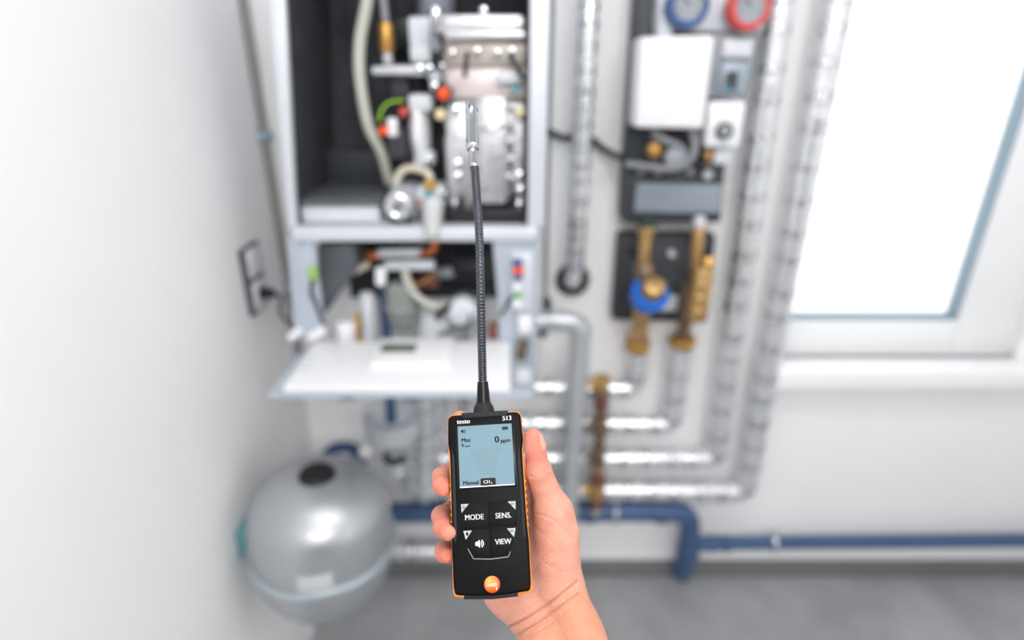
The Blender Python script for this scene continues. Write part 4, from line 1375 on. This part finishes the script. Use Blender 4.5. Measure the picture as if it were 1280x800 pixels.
# wrist and forearm: two rods side by side
palm += chain([(703, 738, .486, .0188), (722, 790, .470, .0182), (748, 850, .452, .0205), (800, 960, .420, .025)])
palm += chain([(668, 765, .488, .0185), (684, 806, .472, .0180), (706, 866, .452, .0200), (752, 980, .420, .025)])
thumb = chain([(666.5, 547, .472, .0073), (667.5, 560, .473, .0083), (673, 589, .476, .0101), (679, 606, .479, .0103), (690, 638, .483, .0145)])
index = chain([(636, 572, .516, .0100), (603, 548, .514, .0088), (585, 531, .512, .0078), (575, 523, .510, .0066)])
middle = chain([(618, 592, .518, .0100), (572, 584, .515, .0088), (552, 596, .492, .0076), (552, 607, .478, .0070), (556, 611, .472, .0062)])
ring = chain([(610, 628, .518, .0100), (569, 636, .512, .0088), (552, 645, .488, .0080), (554, 660, .466, .0074), (561, 665, .456, .0067)])
little = chain([(606, 662, .516, .0090), (570, 682, .508, .0078), (555, 688, .484, .0070), (555, 692, .472, .0066), (559, 694, .465, .0060)])
d_palm = field(palm, 0.010)
d_f = field(index, 0.003)
for ch_ in (middle, ring, little):
    d_f = smin(d_f, field(ch_, 0.003), 0.0010)
d_th = field(thumb, 0.005)
dist = smin(d_palm, d_th, 0.008)
dist = smin(dist, d_f, 0.006)
del d_palm, d_f, d_th
# carve out the room taken by the meter so skin and case meet without overlap
Rwc = np.array([list(RT), list(UP), list(FWD)])           # world -> camera space rows
mo = Rwc @ (np.array(MM.translation) - np.array(CAM))
ex, ey_, ez = Rwc @ np.array(xa), Rwc @ np.array(yax), Rwc @ np.array(za)
GX, GY, GZ = np.meshgrid(gx, gy, gz, indexing='ij', sparse=True)
qx = (GX - mo[0]) * ex[0] + (GY - mo[1]) * ex[1] + (GZ - mo[2]) * ex[2]
qy = (GX - mo[0]) * ey_[0] + (GY - mo[1]) * ey_[1] + (GZ - mo[2]) * ey_[2]
qz = (GX - mo[0]) * ez[0] + (GY - mo[1]) * ez[1] + (GZ - mo[2]) * ez[2]
rr = 0.0035
bx_ = np.abs(qx) - (0.0306 + 0.0002 - rr)
by_ = np.abs(qy) - (hl + 0.0012 - rr)
bz_ = np.abs(qz + TK / 2 - 0.0002) - (TK / 2 + 0.0003 - rr)
dd = np.sqrt(np.maximum(bx_, 0) ** 2 + np.maximum(by_, 0) ** 2 + np.maximum(bz_, 0) ** 2) + np.minimum(np.maximum(bx_, np.maximum(by_, bz_)), 0) - rr
dist = np.maximum(dist, -dd).astype(np.float32)
del qx, qy, qz, bx_, by_, bz_, dd


def surface_nets(f):
    s = f < 0
    n0, n1, n2 = f.shape
    acc = np.zeros((n0 - 1, n1 - 1, n2 - 1, 3), np.float32)
    cnt = np.zeros((n0 - 1, n1 - 1, n2 - 1), np.uint8)
    corner = lambda i, j, k: f[i:n0 - 1 + i, j:n1 - 1 + j, k:n2 - 1 + k]
    cs = lambda i, j, k: s[i:n0 - 1 + i, j:n1 - 1 + j, k:n2 - 1 + k]
    tot_ = np.zeros(cnt.shape, np.uint8)
    for i in (0, 1):
        for j in (0, 1):
            for k in (0, 1):
                tot_ += cs(i, j, k)
    act = (tot_ > 0) & (tot_ < 8)
    ids = np.argwhere(act)
    vals = {}
    for i in (0, 1):
        for j in (0, 1):
            for k in (0, 1):
                vals[(i, j, k)] = f[ids[:, 0] + i, ids[:, 1] + j, ids[:, 2] + k]
    P_ = np.zeros((len(ids), 3))
    c_ = np.zeros(len(ids))
    for a in vals:
        for ax_ in range(3):
            if a[ax_] == 0:
                b = list(a)
                b[ax_] = 1
                b = tuple(b)
                fa, fb_ = vals[a], vals[b]
                cross = (fa < 0) != (fb_ < 0)
                t = np.where(cross, fa / np.where(cross, fa - fb_, 1), 0)
                pt = np.tile(np.array(a, float), (len(ids), 1))
                pt[:, ax_] = t
                P_[cross] += pt[cross]
                c_ += cross
    P_ = P_ / c_[:, None] + ids
    idx = -np.ones(act.shape, np.int64)
    idx[act] = np.arange(len(ids))
    quads = []
    for ax_ in range(3):
        o1, o2 = [(1, 2), (2, 0), (0, 1)][ax_]
        sl0 = [slice(1, -1)] * 3
        sl1 = [slice(1, -1)] * 3
        sl0[ax_] = slice(0, -1)
        sl1[ax_] = slice(1, None)
        A, B = s[tuple(sl0)], s[tuple(sl1)]
        e = np.argwhere(A != B)
        flip = A[tuple(e.T)]
        e = e + 1
        e[:, ax_] -= 1
        d1 = np.zeros(3, int)
        d1[o1] = 1
        d2 = np.zeros(3, int)
        d2[o2] = 1
        gi = lambda q: idx[q[:, 0], q[:, 1], q[:, 2]]
        qd = np.stack([gi(e - d1 - d2), gi(e - d2), gi(e), gi(e - d1)], 1)
        qd[~flip] = qd[~flip][:, ::-1]
        quads.append(qd)
    Q_ = np.concatenate(quads)
    Q_ = Q_[(Q_ >= 0).all(1)]
    return P_, Q_


HV, HQ = surface_nets(dist)
HV = lo + HV * VOX
# light smoothing of the grid steps
edges = np.concatenate([HQ[:, [0, 1]], HQ[:, [1, 2]], HQ[:, [2, 3]], HQ[:, [3, 0]]])
deg = np.bincount(edges.ravel(), minlength=len(HV)).astype(float)
for it in range(6):
    sm = np.zeros_like(HV)
    for ax_ in range(3):
        sm[:, ax_] = np.bincount(edges[:, 0], HV[edges[:, 1], ax_], len(HV)) + np.bincount(edges[:, 1], HV[edges[:, 0], ax_], len(HV))
    sm /= np.maximum(deg, 1)[:, None]
    HV += (sm - HV) * (0.6 if it % 2 == 0 else -0.45 if it < 5 else 0.3)
# vertex normals
def vnormals(V, Q):
    fn = np.cross(V[Q[:, 2]] - V[Q[:, 0]], V[Q[:, 3]] - V[Q[:, 1]])
    N = np.zeros_like(V)
    for c_ in range(4):
        for ax_ in range(3):
            N[:, ax_] += np.bincount(Q[:, c_], fn[:, ax_], len(V))
    return N / np.maximum(np.linalg.norm(N, axis=1), 1e-12)[:, None]


HN = vnormals(HV, HQ)
PXY = np.stack([HV[:, 0] / HV[:, 2] * F + 640, 400 - HV[:, 1] / HV[:, 2] * F], 1)


def groove(line, depth, width, side=None):
    """press a crease into the skin along a line drawn on the palm side"""
    global HV
    d = np.full(len(HV), 1e9)
    for i in range(len(line) - 1):
        a, b = np.array(line[i], float), np.array(line[i + 1], float)
        t = np.clip(((PXY - a) @ (b - a)) / ((b - a) @ (b - a)), 0, 1)
        d = np.minimum(d, np.linalg.norm(PXY - a - t[:, None] * (b - a), axis=1))
    facing = np.clip(-HN[:, 2] * 2.0 + 0.6, 0, 1)
    HV = HV - HN * (depth * np.exp(-(d / width) ** 2) * facing)[:, None]


groove([(636, 784), (652, 775), (676, 761), (698, 746), (722, 727)], 0.0026, 1.25)
groove([(646, 793), (662, 783), (684, 769), (706, 754), (724, 742)], 0.0018, 1.2)
groove([(662, 640), (690, 648), (714, 672)], 0.0005, 1.6)
groove([(664, 716), (676, 700), (690, 690)], 0.0004, 1.5)
groove([(684, 584), (690, 588), (697, 596)], 0.0006, 1.3)
groove([(681, 590), (689, 595), (696, 603)], 0.0005, 1.3)
groove([(660, 594), (668, 597)], 0.0004, 1.5)
groove([(662, 655), (680, 668), (702, 690)], 0.0003, 1.2)
groove([(664, 690), (684, 706), (706, 716)], 0.0003, 1.2)
groove([(668, 730), (684, 712), (702, 680)], 0.0003, 1.2)
groove([(676, 620), (692, 628), (706, 640)], 0.0003, 1.2)
groove([(634, 768), (654, 762), (676, 748)], 0.0004, 1.3)
groove([(660, 796), (684, 782), (712, 762)], 0.0004, 1.3)
groove([(672, 575), (680, 578), (686, 584)], 0.0003, 1.2)
groove([(694, 560 + 52), (702, 618), (709, 630)], 0.0003, 1.2)
groove([(668, 742), (690, 722), (712, 706)], 0.0003, 1.5)
HN = vnormals(HV, HQ)
# gentle colour zones of the skin: redder finger ends, paler palm
tips = [(660, 548, 26), (547, 612, 20), (547, 660, 22), (549, 694, 20), (668, 560, 26)]
redness = np.zeros(len(HV))
for (x_, y_, s_) in tips:
    redness = np.maximum(redness, np.exp(-(((PXY - (x_, y_)) ** 2).sum(1)) / (2 * (s_ * 0.8) ** 2)))
fore = 1 / (1 + np.exp(-((PXY[:, 0] - 640) * 0.55 + (PXY[:, 1] - 745) * 0.83 - 40) / 6))
c_palm = np.array([lin(216), lin(156), lin(136)])
c_red = np.array([lin(216), lin(130), lin(112)])
c_arm = np.array([lin(204), lin(144), lin(116)])
col_ = c_palm[None] * (1 - redness[:, None]) + c_red[None] * redness[:, None]
col_ = col_ * (1 - fore[:, None]) + c_arm[None] * fore[:, None]
Wp = HV @ Rwc + np.array(CAM)
wrist_w = CP(690, 760, 0.48)
hm = bpy.data.meshes.new('hand')
hm.from_pydata((Wp - np.array(wrist_w)).tolist(), [], HQ.tolist())
bmx = bmesh.new()
bmx.from_mesh(hm)
bmesh.ops.holes_fill(bmx, edges=[e for e in bmx.edges if e.is_boundary], sides=0)
bmesh.ops.recalc_face_normals(bmx, faces=bmx.faces)
bmx.to_mesh(hm)
bmx.free()
hm.shade_smooth()
at_ = hm.color_attributes.new('skin_tone', 'FLOAT_COLOR', 'POINT')
buf = np.ones((len(hm.vertices), 4), np.float32)
buf[:len(col_), :3] = col_
at_.data.foreach_set('color', buf.ravel())
sk = bpy.data.materials.new('skin')
sk.use_nodes = True
nt = sk.node_tree
b_ = nt.nodes['Principled BSDF']
va = nt.nodes.new('ShaderNodeVertexColor')
va.layer_name = 'skin_tone'
tc = nt.nodes.new('ShaderNodeTexCoord')
n1 = nt.nodes.new('ShaderNodeTexNoise')
n1.inputs['Scale'].default_value = 120
n1.inputs['Detail'].default_value = 6
mxc = nt.nodes.new('ShaderNodeMix')
mxc.data_type = 'RGBA'
mxc.blend_type = 'MULTIPLY'
cr = nt.nodes.new('ShaderNodeValToRGB')
cr.color_ramp.elements[0].position = 0.3
cr.color_ramp.elements[1].position = 0.7
cr.color_ramp.elements[0].color = (0.93, 0.86, 0.84, 1)
cr.color_ramp.elements[1].color = (1, 1, 1, 1)
nt.links.new(tc.outputs['Object'], n1.inputs['Vector'])
nt.links.new(n1.outputs['Fac'], cr.inputs[0])
mxc.inputs[0].default_value = 1.0
nt.links.new(va.outputs['Color'], mxc.inputs[6])
nt.links.new(cr.outputs[0], mxc.inputs[7])
nt.links.new(mxc.outputs[2], b_.inputs['Base Color'])
b_.inputs['Roughness'].default_value = 0.5
b_.inputs['Specular IOR Level'].default_value = 0.35
b_.inputs['Subsurface Weight'].default_value = 0.18
b_.inputs['Subsurface Radius'].default_value = (1.0, 0.35, 0.2)
b_.inputs['Subsurface Scale'].default_value = 0.005
vo = nt.nodes.new('ShaderNodeTexVoronoi')
vo.feature = 'DISTANCE_TO_EDGE'
vo.inputs['Scale'].default_value = 700
n2 = nt.nodes.new('ShaderNodeTexNoise')
n2.inputs['Scale'].default_value = 350
n2.inputs['Detail'].default_value = 4
ad = nt.nodes.new('ShaderNodeMath')
ad.operation = 'ADD'
nt.links.new(tc.outputs['Object'], vo.inputs['Vector'])
nt.links.new(tc.outputs['Object'], n2.inputs['Vector'])
nt.links.new(vo.outputs['Distance'], ad.inputs[0])
nt.links.new(n2.outputs['Fac'], ad.inputs[1])
bpn = nt.nodes.new('ShaderNodeBump')
bpn.inputs['Strength'].default_value = 0.5
bpn.inputs['Distance'].default_value = 0.0012
nt.links.new(ad.outputs[0], bpn.inputs['Height'])
nt.links.new(bpn.outputs[0], b_.inputs['Normal'])
hm.materials.append(sk)
hand = bpy.data.objects.new('hand', hm)
hand.location = wrist_w
hand['_w'] = tuple(wrist_w)
C.objects.link(hand)
tag(hand, 'bare right hand and wrist gripping the black gas meter from behind, thumb upright', 'hand')

# thumb nail: a curved plate laid on the outer side of the thumb tip
tcn, tup = cc(667.0, 552, .4725), (cc(666.5, 545, .472) - cc(668, 562, .4735))
tup = tup / np.linalg.norm(tup)
ndir = np.array((0.98, 0.06, 0.02))
ndir = ndir - tup * (ndir @ tup)
ndir /= np.linalg.norm(ndir)
sdir = np.cross(tup, ndir)
nv, nf = [], []
NU, NV_ = 9, 9
for i in range(NU):
    for j in range(NV_):
        u0, v0 = -1 + 2 * i / (NU - 1), -1 + 2 * j / (NV_ - 1)
        ang = u0 * math.radians(52) * (1 - 0.18 * max(0, v0) ** 2)
        dirn = ndir * math.cos(ang) + sdir * math.sin(ang)
        ctr = tcn + tup * (v0 * 0.0068 * (1 - 0.12 * u0 * u0) + 0.0002)
        # find the skin from outside
        tt = 0.016
        for _ in range(60):
            p_ = ctr + dirn * tt
            gi_ = ((p_ - lo) / VOX)
            i_ = np.clip(gi_.astype(int), 0, np.array(dist.shape) - 2)
            fr_ = gi_ - i_
            dv = 0.0
            for a in (0, 1):
                for b in (0, 1):
                    for c_ in (0, 1):
                        dv += dist[i_[0] + a, i_[1] + b, i_[2] + c_] * (fr_[0] if a else 1 - fr_[0]) * (fr_[1] if b else 1 - fr_[1]) * (fr_[2] if c_ else 1 - fr_[2])
            if dv < 0.0003:
                break
            tt -= max(0.0001, dv * 0.7)
        edge = max(abs(u0), abs(v0))
        nv.append(Vector(np.array(CAM) + (ctr + dirn * (tt + (0.0003 if edge < 0.95 else -0.0002))) @ Rwc))
for i in range(NU - 1):
    for j in range(NV_ - 1):
        nf.append((i * NV_ + j, (i + 1) * NV_ + j, (i + 1) * NV_ + j + 1, i * NV_ + j + 1))
nail = MB().add(nv, nf).build('fingernail', mat('nail', (212, 150, 132), 0.25, var=0.02, vscale=100, coat=0.3), hand, smooth=80)
tag(nail, 'thumb nail')

for o in bpy.data.objects:
    if '_w' in o:
        del o['_w']
